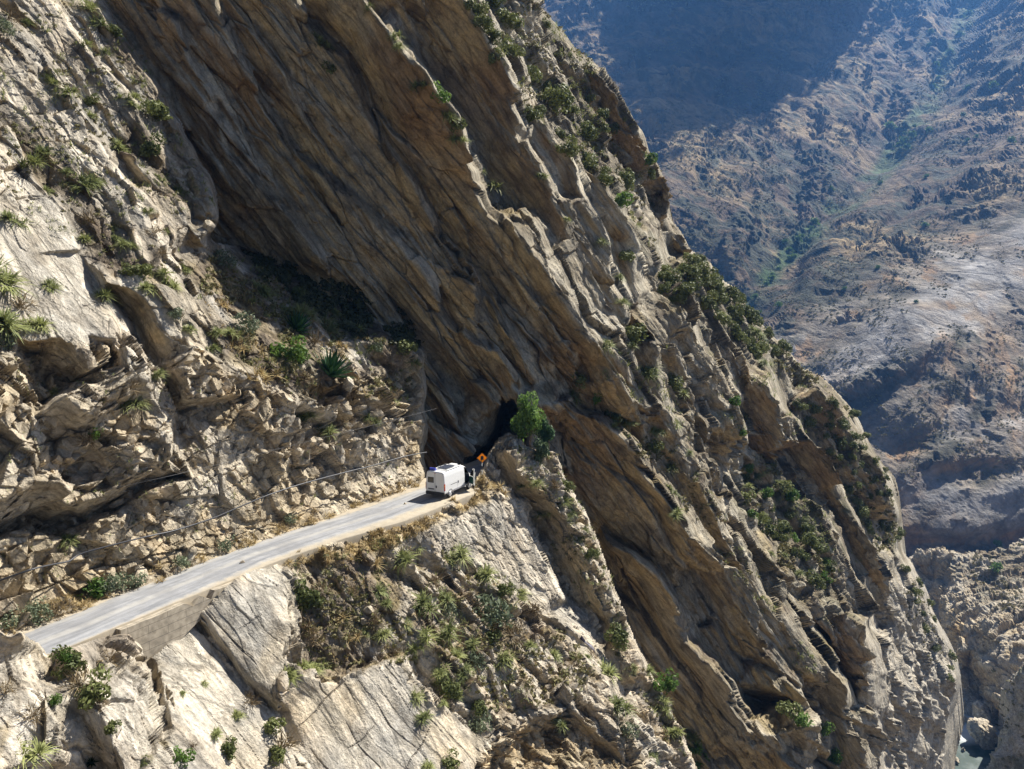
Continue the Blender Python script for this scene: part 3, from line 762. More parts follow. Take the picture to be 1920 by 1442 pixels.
road_gap = np.clip((0.2 - (P[..., 2])) / 0.8, 0.1, 1)
road_gap = np.where(A_.px > 900, 1.0, np.where(A_.px < 100, 0.7, road_gap))
P = P + n0 * (h * road_gap * lm(0.9) * lm.calm(A_))[..., None]
n1 = A_.normals(P, 1.0); ns = A_.normals(P, 4.0)
v1 = fbm(P, 4, 4, off=1); v2 = fbm(q * np.array([0.3, 1, 1]), 1.3, 4, off=6); v3 = fbm(P, 1.1, 4, off=77); v4 = fbm(P, 2.4, 4, 0.6, off=91)
c = mix(mix(BEIGE, OCHRE, 0.2 + v1), PALE, np.clip(0.5 + 1.2 * v2 + 0.5 * (n1 @ NB), 0, 1))
cs = mix(PALE * 1.06, GREY * 1.02, np.clip(0.35 + 1.9 * v4 + 0.9 * v2, 0, 1))
cs = mix(cs, BEIGE * 1.1, np.clip(1.8 * fbm(P, 3.0, 3, off=55) - 0.1, 0, 0.6))
c = mix(c, cs, slab)
c = mix(c, np.array([0.09, 0.075, 0.06]), 0.7 * slab * crk)
c = mix(c, np.array([0.62, 0.57, 0.49]), near * np.clip(0.3 + 1.5 * v1, 0, 0.8))
c = mix(c, mix(OCHRE, BEIGE, 0.4 + v3), spurm * np.clip(0.55 - 1.0 * (ns @ NB), 0, 0.8))
cave = A_.mask([(885, 1500), (905, 1412), (935, 1390), (1000, 1352), (1065, 1342), (1130, 1380), (1195, 1425), (1235, 1500)], 5, 3)
c = mix(c, mix(OCHRE, BEIGE, 0.7 + v3), cave)
dirt = np.clip(soil * (0.85 + 1.5 * v4) + veg * np.clip(0.35 + 2.4 * v4, 0, 1), 0, 1) * (1 - 0.85 * slab)
dirt = np.clip(dirt + 0.8 * np.clip((ns[..., 2] - 0.72) / 0.12, 0, 1) * (1 - slab) * np.clip(0.6 + 2 * v3, 0, 1), 0, 1)
c = mix(c, mix(SOIL * 1.35, DRY * 0.9, np.clip(0.3 + 1.5 * v3, 0, 1)), 0.93 * dirt)
# straw-coloured verge beside the road
vg = np.clip(1 - (-(P @ NW) - 36.6 + 0) / 3.0, 0, 1) * 0
verge = A_.mask([(505, 1058), (640, 1022), (760, 976), (850, 946), (885, 928), (905, 880), (930, 900), (930, 935), (870, 955), (760, 1010), (690, 1040), (600, 1060)], 5, 5)
c = mix(c, np.array([0.42, 0.31, 0.15]), verge * np.clip(0.6 + 1.5 * v3, 0, 0.9))
shold = A_.mask([(240, 1180), (330, 1130), (430, 1088), (440, 1075), (300, 1140), (90, 1228), (100, 1250), (250, 1240)], 3, 3)
c = mix(c, np.array([0.36, 0.31, 0.25]), 0.8 * shold)
PA, KA = P, keepA
lower = net_mesh('rock_slope', P, keepA, c, M_ROCK, skirt=9.0, inward=(0, 0, -5), soft=lm.soft)
tag(lower, 'pale slabs and scrubby ledges falling away below the road', 'slope', kind='structure')

# ================================================================== ROAD
M_ROAD = plain_mat('dusty_asphalt', (0.40, 0.385, 0.36), 0.9, 0, 0.10, 1.6, 0.2)
def road_mat():
    m, nt, b = new_mat('road_surface')
    L = nt.links
    uv = N(nt, 'ShaderNodeUVMap'); sp = N(nt, 'ShaderNodeSeparateXYZ'); L.new(uv.outputs[0], sp.inputs[0])
    tc = N(nt, 'ShaderNodeTexCoord')
    st = N(nt, 'ShaderNodeMapping'); st.inputs['Scale'].default_value = (0.12, 1.4, 1); L.new(uv.outputs[0], st.inputs['Vector'])
    n1 = N(nt, 'ShaderNodeTexNoise'); n1.inputs['Scale'].default_value = 1.6; n1.inputs['Detail'].default_value = 6; n1.inputs['Roughness'].default_value = 0.65
    L.new(st.outputs[0], n1.inputs['Vector'])
    n2 = N(nt, 'ShaderNodeTexNoise'); n2.inputs['Scale'].default_value = 1.4; n2.inputs['Detail'].default_value = 8; n2.inputs['Roughness'].default_value = 0.7
    L.new(tc.outputs['Object'], n2.inputs['Vector'])
    ramp = N(nt, 'ShaderNodeValToRGB')
    ramp.color_ramp.elements[0].position = 0.30; ramp.color_ramp.elements[0].color = (0.17, 0.175, 0.185, 1)
    ramp.color_ramp.elements[1].position = 0.68; ramp.color_ramp.elements[1].color = (0.34, 0.34, 0.345, 1)
    L.new(n1.outputs['Fac'], ramp.inputs[0])
    # two paler wheel tracks and darker mended patches
    wv_ = N(nt, 'ShaderNodeMath', operation='MULTIPLY_ADD'); wv_.inputs[1].default_value = 0.5; L.new(n2.outputs['Fac'], wv_.inputs[0]); L.new(sp.outputs[1], wv_.inputs[2])
    sn = N(nt, 'ShaderNodeMath', operation='SINE'); ml_ = N(nt, 'ShaderNodeMath', operation='MULTIPLY'); ml_.inputs[1].default_value = 3.6; L.new(wv_.outputs[0], ml_.inputs[0]); L.new(ml_.outputs[0], sn.inputs[0])
    rt = N(nt, 'ShaderNodeMapRange'); rt.inputs[1].default_value = 0.2; rt.inputs[2].default_value = 1.0; rt.inputs[3].default_value = 0.0; rt.inputs[4].default_value = 0.55; L.new(sn.outputs[0], rt.inputs[0])
    tk = N(nt, 'ShaderNodeMixRGB'); L.new(rt.outputs[0], tk.inputs[0]); L.new(ramp.outputs[0], tk.inputs[1]); tk.inputs[2].default_value = (0.42, 0.40, 0.36, 1)
    n5 = N(nt, 'ShaderNodeTexNoise'); n5.inputs['Scale'].default_value = 0.35; n5.inputs['Detail'].default_value = 5; L.new(tc.outputs['Object'], n5.inputs['Vector'])
    r5 = N(nt, 'ShaderNodeMapRange'); r5.inputs[1].default_value = 0.54; r5.inputs[2].default_value = 0.58; r5.inputs[3].default_value = 0.0; r5.inputs[4].default_value = 0.5; L.new(n5.outputs['Fac'], r5.inputs[0])
    trk = N(nt, 'ShaderNodeMixRGB'); L.new(r5.outputs[0], trk.inputs[0]); L.new(tk.outputs[0], trk.inputs[1]); trk.inputs[2].default_value = (0.22, 0.22, 0.225, 1)
    # dust along both edges: sandy shoulders
    ab = N(nt, 'ShaderNodeMath', operation='ABSOLUTE'); L.new(sp.outputs[1], ab.inputs[0])
    wob = N(nt, 'ShaderNodeMath', operation='MULTIPLY_ADD'); wob.inputs[1].default_value = 1.3; L.new(n2.outputs['Fac'], wob.inputs[0]); L.new(ab.outputs[0], wob.inputs[2])
    rg = N(nt, 'ShaderNodeMapRange'); rg.inputs[1].default_value = 2.35; rg.inputs[2].default_value = 2.85; L.new(wob.outputs[0], rg.inputs[0])
    mx = N(nt, 'ShaderNodeMixRGB'); L.new(rg.outputs[0], mx.inputs[0]); L.new(trk.outputs[0], mx.inputs[1]); mx.inputs[2].default_value = (0.40, 0.345, 0.26, 1)
    r2 = N(nt, 'ShaderNodeMapRange'); r2.inputs[1].default_value = 0.3; r2.inputs[2].default_value = 0.7; r2.inputs[3].default_value = 0.84; r2.inputs[4].default_value = 1.14
    L.new(n2.outputs['Fac'], r2.inputs[0])
    mc = N(nt, 'ShaderNodeMixRGB', blend_type='MULTIPLY'); mc.inputs[0].default_value = 1; L.new(mx.outputs[0], mc.inputs[1]); L.new(r2.outputs[0], mc.inputs[2])
    L.new(mc.outputs[0], b.inputs['Base Color']); b.inputs['Roughness'].default_value = 0.9
    bp = N(nt, 'ShaderNodeBump'); bp.inputs['Strength'].default_value = 0.25; bp.inputs['Distance'].default_value = 0.05; L.new(n2.outputs['Fac'], bp.inputs['Height']); L.new(bp.outputs['Normal'], b.inputs['Normal'])
    return m


def road_edges(u):
    """where the two edges of the road lie across (towards the river) at u metres along"""
    return (np.interp(u, [-30, 25, 37, 53, 61, 68, 90], [-43.6, -43.5, -44.9, -44.1, -43.9, -43.7, -43.7]),
            np.interp(u, [-30, 22, 28, 38, 44, 50, 60, 65, 90], [-39.9, -39.9, -40.0, -40.0, -39.2, -37.9, -37.4, -39.2, -39.4]))


def road_mid(u):
    a, b = road_edges(u)
    return (a + b) / 2

bm = bmesh.new()
uvl = bm.loops.layers.uv.new('UVMap')
us = np.arange(-24, 82, 1.0)
prof = [(-1.45, -0.02), (-1.0, 0.0), (-0.6, 0.05), (-0.2, 0.07), (0.2, 0.07), (0.6, 0.05), (1.0, 0.0), (1.01, -0.08), (1.02, -0.45), (1.03, -1.1)]
grid = []
for u in us:
    row = []
    wl, wr = road_edges(u)
    mid, hw = (wl + wr) / 2, (wr - wl) / 2
    for v, z in prof:
        p = RD * u + NW * (mid + v * hw) + np.array([0, 0, z + 0.015 * math.sin(u * 1.7 + 2 * v)])
        row.append((bm.verts.new(p), (u, v * hw if abs(v) <= 1 else v * 2.6)))
    grid.append(row)
for i in range(len(us) - 1):
    for j in range(len(prof) - 1):
        qd = [grid[i][j], grid[i + 1][j], grid[i + 1][j + 1], grid[i][j + 1]]
        f = bm.faces.new([a[0] for a in qd][::-1]); f.smooth = True
        for l, a in zip(f.loops, qd[::-1]): l[uvl].uv = a[1]
me = bpy.data.meshes.new('road'); bm.to_mesh(me); bm.free(); me.materials.append(road_mat())
road = bpy.data.objects.new('road', me); COL.objects.link(road)
tag(road, 'narrow pale grey mountain road with dusty edges running to the tunnel', 'road', kind='structure')

# ================================================================== THE FAR SIDE OF THE VALLEY
def ground_colour_far(P, n, hz):
    v1 = fbm(P, 150, 5, 0.6, off=3); v2 = fbm(P, 26, 4, 0.7, off=8); v3 = fbm(P, 420, 3, off=5)
    c = mix(np.array([0.145, 0.10, 0.06]), np.array([0.36, 0.26, 0.125]), np.clip(0.45 + 2.4 * v1, 0, 1))
    c = mix(c, np.array([0.045, 0.055, 0.03]), np.clip(0.36 + 3.4 * v2 + 1.6 * v3 - 0.9 * v1, 0, 0.92))
    return c

FARP = [(1000, -150, 2300), (1005, 0, 1900), (1000, 300, 1150), (1130, 100, 1650), (1250, 300, 1150), (1250, 420, 980), (1400, 100, 1800), (1600, 0, 2150), (1600, -150, 2600),
        (1450, 300, 1300), (1600, 200, 1600), (1450, 510, 950), (1560, 400, 1150), (1690, 270, 1480), (1760, 130, 1950), (1820, 0, 2300), (1830, -150, 2700),
        (1920, 0, 1950), (1990, -150, 2200), (1920, 150, 1450), (1800, 300, 1250), (1920, 330, 1060), (1650, 450, 970), (1500, 620, 800), (1600, 580, 800), (1920, 430, 900),
        (1700, 600, 725), (1920, 600, 745), (1550, 760, 690), (1700, 800, 632), (1920, 800, 625), (1640, 950, 600), (1920, 900, 580), (1700, 900, 592), (1700, 1060, 560), (1920, 1060, 548),
        (2080, 300, 1100), (2080, 700, 690), (2080, 1060, 540), (1350, 480, 960), (1350, 620, 860), (1500, 850, 680), (1990, 100, 1550)]
Fs = Sheet(960, 2080, -70, 1090, 2.4)
LF = []
RAV = [(1905, -150), (1850, -60), (1800, 50), (1762, 130), (1745, 200), (1700, 262), (1650, 325), (1605, 365), (1550, 405), (1500, 450), (1450, 512), (1405, 565), (1340, 640)]
LF.append((60, RAV))
LF.append((-25, [(x - 60, y - 60) for x, y in RAV[2:9]]))
LF.append((-30, [(x + 62, y + 34) for x, y in RAV[2:]]))
LF.append((-40, [(1660, -150), (1665, 0), (1640, 90), (1590, 170), (1530, 215), (1440, 250)]))
LF.append((35, [(1700, 60), (1690, 130), (1665, 210), (1640, 260)]))
LF.append((-25, [(1745, 60), (1725, 140), (1705, 200)]))
LF.append((-30, [(1920, 140), (1850, 185), (1760, 250), (1690, 330), (1600, 400), (1540, 455)]))
LF.append((30, [(2000, 170), (1900, 240), (1780, 330), (1700, 390), (1600, 460), (1500, 540)]))
LF.append((-18, [(2000, 240), (1900, 270), (1800, 340), (1700, 420), (1600, 500), (1500, 580)]))
# the pale slabs dipping to the left across the far cliff
def frib(pts, near, far, gap):
    near *= 0.4; far *= 0.4
    LF.append((-near, pts)); LF.append((far, [(x - 0.3 * gap, y - gap) for x, y in pts]))
frib([(2060, 350), (1930, 430), (1800, 520), (1700, 580), (1600, 640), (1520, 690)], 6, 8, 18)
frib([(2060, 480), (1930, 530), (1800, 545), (1740, 570), (1640, 620), (1560, 668)], 9, 4, 42)
frib([(2060, 560), (1920, 600), (1800, 620), (1680, 700), (1600, 735), (1540, 750)], 8, 8, 30)
frib([(2060, 660), (1920, 680), (1810, 695), (1720, 740), (1620, 790)], 10, 8, 16)
frib([(2060, 775), (1920, 800), (1800, 830), (1740, 850), (1660, 860)], 10, 5, 14)
LF.append((6, [(2060, 880), (1920, 885), (1820, 880), (1760, 885), (1690, 860)]))
LF.append((-3, [(2060, 860), (1920, 858), (1820, 862), (1760, 868)]))
LF.append((-4, [(2060, 900), (1900, 912), (1800, 920), (1745, 870), (1700, 865), (1680, 900)]))
LF.append((8, [(1690, 1025), (1800, 1020), (1920, 1000), (2060, 990)]))
LF.append((-10, [(1690, 1000), (1800, 1000), (1920, 975), (2060, 960)]))
x, y = Fs.warped(12, 110, 2.5, 50, 2.0)
Fs.d = rbf(FARP, Fs.px, Fs.py) + gblur(facets(LF, x, y, (960, 2080, -150, 1090)), 3.0)
P = Fs.points(); n0 = Fs.normals(P, 14.0); lm = Limit(P)
k = Fs.d / 1000
cliffm = Fs.mask([(1440, 640), (1560, 560), (1700, 490), (1800, 430), (1930, 370), (2080, 300), (2080, 1200), (1400, 1200)], 20, 14)
FB = np.array([-0.50, -0.28, 0.82]); FB /= np.linalg.norm(FB)
fe1 = np.cross(FB, [0, 1, 0]); fe1 /= np.linalg.norm(fe1); fe2 = np.cross(FB, fe1)
qf = np.stack([P @ fe1, P @ fe2, P @ FB], -1)
h = (1 - cliffm) * (26 * (ridged(P, 260, 5, off=2) - 0.5) * lm(60) + 9 * fbm(P, 60, 3, 0.6) * lm(25) + 4.0 * fbm(P, 16, 3, 0.65) * lm(8)) * k
h += (1 - cliffm) * (13 * layers(qf, 62, 26, 41.0, 0.25, 420, 150) * lm(50) + 5 * layers(qf, 21, 10, 43.0, 0.25, 160, 60) * lm(18)) * k
h += cliffm * (6.0 * layers(qf, 20, 8, 1.0, 0.12, 150, 60) * lm(14) + 3.4 * layers(qf, 7, 4, 4.0, 0.15, 70, 25) * lm(6) + 1.8 * layers(qf, 2.6, 2, 6.0, 0.2, 40, 14) * lm(3) + 5 * fbm(P, 60, 3) + (2.6 * (ridged(P, 18, 4) - 0.5) + 1.4 * fbm(P, 8, 4, 0.65)) * lm(4))
paleb = Fs.mask([(2060, 340), (1920, 420), (1800, 510), (1690, 560), (1560, 680), (1600, 725), (1720, 660), (1830, 600), (1930, 540), (2060, 500)], 10, 10) + Fs.mask([(1690, 900), (1745, 875), (1800, 925), (1930, 905), (2080, 890), (2080, 1000), (1700, 1010)], 8, 8)
h = h * (1 - 0.55 * np.clip(paleb, 0, 1))
P = P + n0 * h[..., None]
n1 = Fs.normals(P, 1.0); ns = Fs.normals(P, 4.0)
c = ground_colour_far(P, n1, 0)
v1 = fbm(P, 60, 4, off=1); v2 = fbm(qf * np.array([0.2, 0.5, 1]), 12, 4, off=6)
al = np.clip(((ns * 0.6 + n1 * 0.4) @ FB - 0.55) / 0.35, 0, 1)
cc = mix(mix(np.array([0.36, 0.25, 0.14]), np.array([0.24, 0.16, 0.095]), 0.5 + 1.5 * v1), np.array([0.27, 0.235, 0.19]), al)
bnd = layers(qf, 15, 9, 31.0, 0.10, 120, 60); bn2 = layers(qf, 5, 4, 35.0, 0.12, 60, 25)
cc = mix(cc, np.array([0.50, 0.47, 0.44]), np.clip(2.2 * bnd - 0.75, 0, 0.8) * al)
cc = mix(cc, np.array([0.40, 0.25, 0.13]), np.clip(2.0 * bn2 - 0.5, 0, 0.8))
cc = mix(cc, np.array([0.07, 0.07, 0.045]), np.clip(-0.1 + 1.2 * np.clip(-bn2 - 0.2, 0, 1) + 2.2 * v2 + 1.2 * fbm(P, 90, 3, off=9) + 0.9 * fbm(P, 14, 3, off=29), 0, 0.88))
cc = mix(cc, mix(np.array([0.50, 0.48, 0.46]), np.array([0.30, 0.285, 0.27]), 0.4 + 2 * v2), np.clip(paleb, 0, 1) * np.clip(0.8 + 2.4 * v2, 0, 1))
c = mix(c, cc, cliffm)
# green along the stream bed
ravm = gblur(facets([(1.0, RAV)] + [(0.0, [(x_ + s_ * 20, y_ + s_ * 13) for x_, y_ in RAV]) for s_ in (-1, 1)], x, y, (960, 2080, -150, 1090)), 1.5)
c = mix(c, np.array([0.055, 0.115, 0.025]), np.clip(1.9 * ravm * np.clip(0.6 + 2 * v1, 0, 1), 0, 0.85))
c = c * 0.86
PF = P
lm.calm(Fs)
far = net_mesh('mountain', P, np.ones(P.shape[:2], bool), c, M_FAR, skirt=600.0, inward=(0, 0, -300), soft=lm.soft)
tag(far, 'dry brown mountainside across the valley, blue with haze, with pale rock bands', 'mountain', kind='structure')

# ---- near canyon walls at the river
G = Sheet(1640, 2120, 960, 1560, 2.0)
GP = [(1640, 1060, 470), (1720, 1045, 455), (1920, 985, 450), (2120, 940, 440), (1800, 1100, 412), (1920, 1080, 400), (2120, 1060, 380), (1800, 1170, 378), (1920, 1150, 352), (1860, 1200, 345), (2120, 1180, 330),
      (1790, 1250, 348), (1840, 1300, 338), (1870, 1280, 335), (1800, 1350, 333), (1850, 1350, 322), (1920, 1230, 335), (1790, 1390, 337), (1812, 1410, 337), (1830, 1445, 330), (1640, 1500, 340), (1900, 1300, 325), (2000, 1400, 310), (1860, 1500, 300), (1740, 1200, 400), (1780, 1300, 345)]
G.d = rbf(GP, G.px, G.py)
x, y = G.warped(8, 50, 4, 14, 3.0)
LG = [(-6, [(1700, 1050), (1760, 1035), (1790, 1090), (1815, 1140), (1850, 1175), (1880, 1190), (1930, 1175)]),
      (10, [(1735, 1110), (1760, 1150), (1775, 1200), (1800, 1260)]),
      (-4, [(1800, 1220), (1830, 1190), (1860, 1200), (1875, 1250), (1868, 1320)]),
      (12, [(1818, 1255), (1840, 1290), (1850, 1330)]),
      (-3, [(1765, 1120), (1785, 1180), (1800, 1220)])]
G.d += gblur(facets(LG, x, y, (1640, 2120, 960, 1560)), 1.5)
topG = [(1600, 1060), (1695, 1040), (1725, 1036), (1762, 1030), (1800, 1036), (1840, 1026), (1880, 1018), (1920, 1000), (2000, 985), (2130, 950), (2130, 1600), (1600, 1600)]
keepG = gblur(in_poly(x, y, topG).astype(float), 2) > 0.5
P = G.points(); n0 = G.normals(P, 3.0)
wg = np.stack([fbm(P, 9, 3), fbm(P, 9, 3, off=5), fbm(P, 9, 3, off=9)], -1)
bg_, gg_ = blocks(P / np.array([11.0, 11.0, 9.0]), 0.25 * wg, 1.3); bs_, gs_ = blocks(P / 4.0, 0.25 * wg, 1.3)
h = 5.0 * (ridged(P, 30, 5) - 0.5) + 1.5 * bg_ - 0.8 * np.clip(1 - gg_ / 0.04, 0, 1) + 0.6 * bs_ + 1.5 * fbm(P, 9, 4, 0.6) + 0.7 * fbm(P, 2.5, 3, 0.6)
P = P + n0 * h[..., None]
ns = G.normals(P, 3.0)
v1 = fbm(P, 18, 4); v2 = fbm(P, 5, 4, 0.6, off=9)
c = mix(mix(BEIGE, OCHRE, 0.5 + v1), PALE, np.clip(0.05 + 1.2 * v2 + 0.7 * ns[..., 2], 0, 1))
c = mix(c, BROWN, np.clip(0.5 - 1.2 * ns[..., 2] + v1, 0, 0.7))
terr = G.mask([(1770, 1045), (1930, 1010), (2130, 960), (2130, 1130), (1930, 1150), (1850, 1150), (1810, 1100)], 14, 10)
c = mix(c, mix(np.array([0.20, 0.155, 0.10]), np.array([0.10, 0.095, 0.05]), 0.5 + 2 * v2), terr * np.clip(0.75 + 1.6 * v1, 0, 1))
PG = P
gorge = net_mesh('canyon_wall', P, keepG, c, M_ROCK, skirt=60.0, inward=(0, 0, -40))
tag(gorge, 'pale gorge wall beyond the river with a flat scrubby top', 'cliff', kind='structure')

G2 = Sheet(1800, 2120, 1190, 1560, 2.0)
G2P = [(1800, 1442, 300), (1850, 1420, 300), (1880, 1330, 295), (1920, 1250, 290), (2000, 1200, 285), (2120, 1190, 275), (1920, 1442, 265), (2120, 1442, 235), (1830, 1560, 270), (2120, 1560, 215), (1870, 1290, 305)]
G2.d = rbf(G2P, G2.px, G2.py)
x, y = G2.warped(7, 40, 4, 12, 6.0)
POL2 = [(1835, 1600), (1845, 1470), (1852, 1435), (1866, 1400), (1868, 1360), (1880, 1330), (1878, 1300), (1895, 1268), (1915, 1258), (1940, 1225), (2000, 1200), (2140, 1180), (2140, 1600)]
e = gblur(in_poly(x, y, POL2).astype(float), 3)
G2.d += 8 * np.clip((0.95 - e) / 0.45, 0, 1) ** 2
P = G2.points(); n0 = G2.normals(P, 3.0)
P = P + n0 * (3.5 * (ridged(P, 16, 5) - 0.5) * 2 + 1.2 * fbm(P, 4, 4, 0.6))[..., None]
v1 = fbm(P, 12, 4); v2 = fbm(P, 4, 4, 0.6, off=9)
c = mix(mix(BEIGE, GREY, 0.4 + v1), PALE * 1.05, np.clip(0.6 + 1.4 * v2, 0, 1))
c = mix(c, np.array([0.10, 0.11, 0.045]), np.clip(2.2 * v1 - 0.35, 0, 0.7))
PG2 = P
gorge2 = net_mesh('rock_outcrop', P, e > 0.5, c, M_ROCK, skirt=40.0, inward=(0, 0, -30))
tag(gorge2, 'bright knobbly rock outcrop on the right bank of the river', 'cliff', kind='structure')

# ---- river
RZ = -168.0
m, nt, b = new_mat('river_water')
tc = N(nt, 'ShaderNodeTexCoord'); n1 = N(nt, 'ShaderNodeTexNoise'); n1.inputs['Scale'].default_value = 0.11; n1.inputs['Detail'].default_value = 6; n1.inputs['Roughness'].default_value = 0.6
nt.links.new(tc.outputs['Object'], n1.inputs['Vector'])
gr = N(nt, 'ShaderNodeSeparateXYZ'); nt.links.new(tc.outputs['Object'], gr.inputs[0])
fa = N(nt, 'ShaderNodeMapRange'); fa.inputs[1].default_value = 297; fa.inputs[2].default_value = 304; nt.links.new(gr.outputs[1], fa.inputs[0])
fo = N(nt, 'ShaderNodeMath', operation='MULTIPLY_ADD'); fo.inputs[1].default_value = 0.9; fo.inputs[2].default_value = -0.45; nt.links.new(n1.outputs['Fac'], fo.inputs[0])
fs = N(nt, 'ShaderNodeMath', operation='ADD', use_clamp=True); nt.links.new(fa.outputs[0], fs.inputs[0]); nt.links.new(fo.outputs[0], fs.inputs[1])
fm = N(nt, 'ShaderNodeMixRGB'); fm.inputs[1].default_value = (0.006, 0.032, 0.02, 1); fm.inputs[2].default_value = (0.55, 0.58, 0.58, 1); nt.links.new(fs.outputs[0], fm.inputs[0])
nt.links.new(fm.outputs[0], b.inputs['Base Color']); b.inputs['Roughness'].default_value = 0.4
bp = N(nt, 'ShaderNodeBump'); bp.inputs['Strength'].default_value = 0.3; nt.links.new(n1.outputs['Fac'], bp.inputs['Height']); nt.links.new(bp.outputs['Normal'], b.inputs['Normal'])
bm = bmesh.new()
rv = []
for y_, x0_, x1_ in ((190, 90, 260), (250, 120, 240), (300, 150, 230), (340, 160, 260), (420, 170, 300)):
    rv.append((bm.verts.new((x0_, y_, RZ)), bm.verts.new((x1_, y_, RZ))))
for a, b_ in zip(rv[:-1], rv[1:]):
    bm.faces.new((a[0], a[1], b_[1], b_[0]))
me = bpy.data.meshes.new('river'); bm.to_mesh(me); bm.free(); me.materials.append(m)
river = bpy.data.objects.new('river', me); COL.objects.link(river)
tag(river, 'green river pool and white rapids at the bottom of the gorge', 'river', kind='structure')

# ---- valley floor so that nothing is open underneath
bm = bmesh.new()
vs_ = [bm.verts.new(p) for p in ((-700, -400, -176), (3200, -400, -176), (3200, 3600, -176), (-700, 3600, -176))]
bm.faces.new(vs_)
me = bpy.data.meshes.new('ground'); bm.to_mesh(me); bm.free(); me.materials.append(plain_mat('valley_floor', (0.16, 0.13, 0.09), 0.95, 0, 0.4, 0.08))
gd = bpy.data.objects.new('ground', me); COL.objects.link(gd); tag(gd, 'dry stony floor of the valley', 'ground', kind='structure')

# ================================================================== LIGHT, SKY, AIR
w = bpy.data.worlds.new('World'); scene.world = w; w.use_nodes = True
nt = w.node_tree
sky = nt.nodes.new('ShaderNodeTexSky'); sky.sky_type = 'NISHITA'; sky.sun_disc = False
sky.sun_elevation = SUN_EL; sky.sun_rotation = SUN_AZ
sky.altitude = 1500; sky.air_density = 0.5; sky.dust_density = 3.0; sky.ozone_density = 0.0
bg = nt.nodes['Background']; bg.inputs['Strength'].default_value = 0.05
nt.links.new(sky.outputs[0], bg.inputs['Color'])
sd = bpy.data.lights.new('sun', 'SUN'); sd.energy = 5.0; sd.angle = R(0.5); sd.color = (1.0, 0.955, 0.87)
so = bpy.data.objects.new('sun', sd); COL.objects.link(so)
so.rotation_euler = Vector(-SUN).to_track_quat('-Z', 'Y').to_euler()
so.location = (60, 60, 150)

def haze():
    m = bpy.data.materials.new('valley_air'); m.use_nodes = True
    nt = m.node_tree; nt.nodes.clear()
    o = nt.nodes.new('ShaderNodeOutputMaterial'); v = nt.nodes.new('ShaderNodeVolumePrincipled')
    v.inputs['Color'].default_value = (0.16, 0.42, 1.0, 1); v.inputs['Density'].default_value = 0.0001; v.inputs['Anisotropy'].default_value = 0.2
    nt.links.new(v.outputs[0], o.inputs['Volume'])
    bm = bmesh.new(); bmesh.ops.create_cube(bm, size=1.0)
    x0, x1, y0, y1, z0, z1 = -720, 3300, -420, 3700, -580, 1078
    for vv in bm.verts: vv.co = Vector(((x0 + x1) / 2 + vv.co.x * (x1 - x0), (y0 + y1) / 2 + vv.co.y * (y1 - y0), (z0 + z1) / 2 + vv.co.z * (z1 - z0)))
    me = bpy.data.meshes.new('haze'); bm.to_mesh(me); bm.free(); me.materials.append(m)
    h = bpy.data.objects.new('haze', me); COL.objects.link(h)
    tag(h, 'thin blue haze filling the air of the valley', 'haze', kind='stuff')
haze()

# added out of view, shaped so that its shade falls on the far mountainside
def added_cloud():
    outline = [(1128, -60), (1136, 30), (1150, 110), (1180, 190), (1225, 268), (1300, 252), (1360, 236), (1430, 208), (1490, 172), (1545, 138), (1590, 98), (1622, 50), (1640, 5), (1665, -60)]
    top = [(1700, -66), (1400, -66)]
    pts = []
    for px_, py_ in outline + top:
        i = int(np.clip(round((py_ - Fs.ext[2]) / Fs.step), 0, Fs.px.shape[0] - 1)); j = int(round((px_ - Fs.ext[0]) / Fs.step))
        p = PF[i, j]
        pts.append(p + SUN * ((1120.0 - p[2]) / SUN[2]))
    pts = np.array(pts)
    c0 = pts.mean(0)
    bm = bmesh.new()
    # rows of the puffy body: outline grown from the middle, domed above, nearly level below
    n = 96
    s = np.r_[0, np.cumsum(np.linalg.norm(np.diff(np.r_[pts, pts[:1]], axis=0), axis=1))]
    tt = np.linspace(0, s[-1], n, endpoint=False)
    loop = np.stack([np.interp(tt, s, np.r_[pts[:, k], pts[:1, k]]) for k in range(3)], -1)
    rings = []
    for f, z in ((0.25, 95), (0.5, 85), (0.75, 62), (0.92, 34), (1.0, 8), (0.97, -8), (0.8, -16), (0.5, -18), (0.25, -18)):
        ring = []
        for q_ in loop:
            p = c0 + (q_ - c0) * f
            nz = fbm(np.array([[p[0], p[1], z * 2.0]]), 90, 4, 0.6)[0]
            ring.append(bm.verts.new((p[0] + 14 * nz, p[1] + 14 * nz, 1120 + z * (1 + 0.5 * nz) + (10 * nz if z > 0 else 3 * nz))))
        rings.append(ring)
    for a, b_ in zip(rings[:-1], rings[1:]):
        for k in range(n):
            bm.faces.new((a[k], b_[k], b_[(k + 1) % n], a[(k + 1) % n]))
    bm.faces.new(rings[0]); bm.faces.new(rings[-1][::-1])
    rc_ = np.random.default_rng(12)
    for _ in range(700):                     # small puffs past the edge that soften the added shade
        k = int(rc_.integers(0, n)); o_ = abs(rc_.normal()) * 0.13 - 0.01
        p = c0 + (loop[k] - c0) * (1 + o_) + rc_.normal(size=3) * 12
        res = bmesh.ops.create_icosphere(bm, subdivisions=1, radius=rc_.uniform(3, 9) * (1 - 1.6 * max(o_, 0)) + 1)
        for v in res['verts']: v.co = Vector((p[0] + v.co.x * 1.6, p[1] + v.co.y, 1120 + rc_.normal() * 2 + v.co.z * 0.6))
    me = bpy.data.meshes.new('added_cloud'); bm.to_mesh(me); bm.free()
    for f in me.polygons: f.use_smooth = True
    me.materials.append(plain_mat('added_cloud_white', (0.85, 0.86, 0.88), 1.0, 0, 0.03, 0.02))
    o = bpy.data.objects.new('added_cloud', me); COL.objects.link(o)
    tag(o, 'unseen white puff added above the valley to shade the far mountainside', 'added_cloud', kind='structure')
added_cloud()

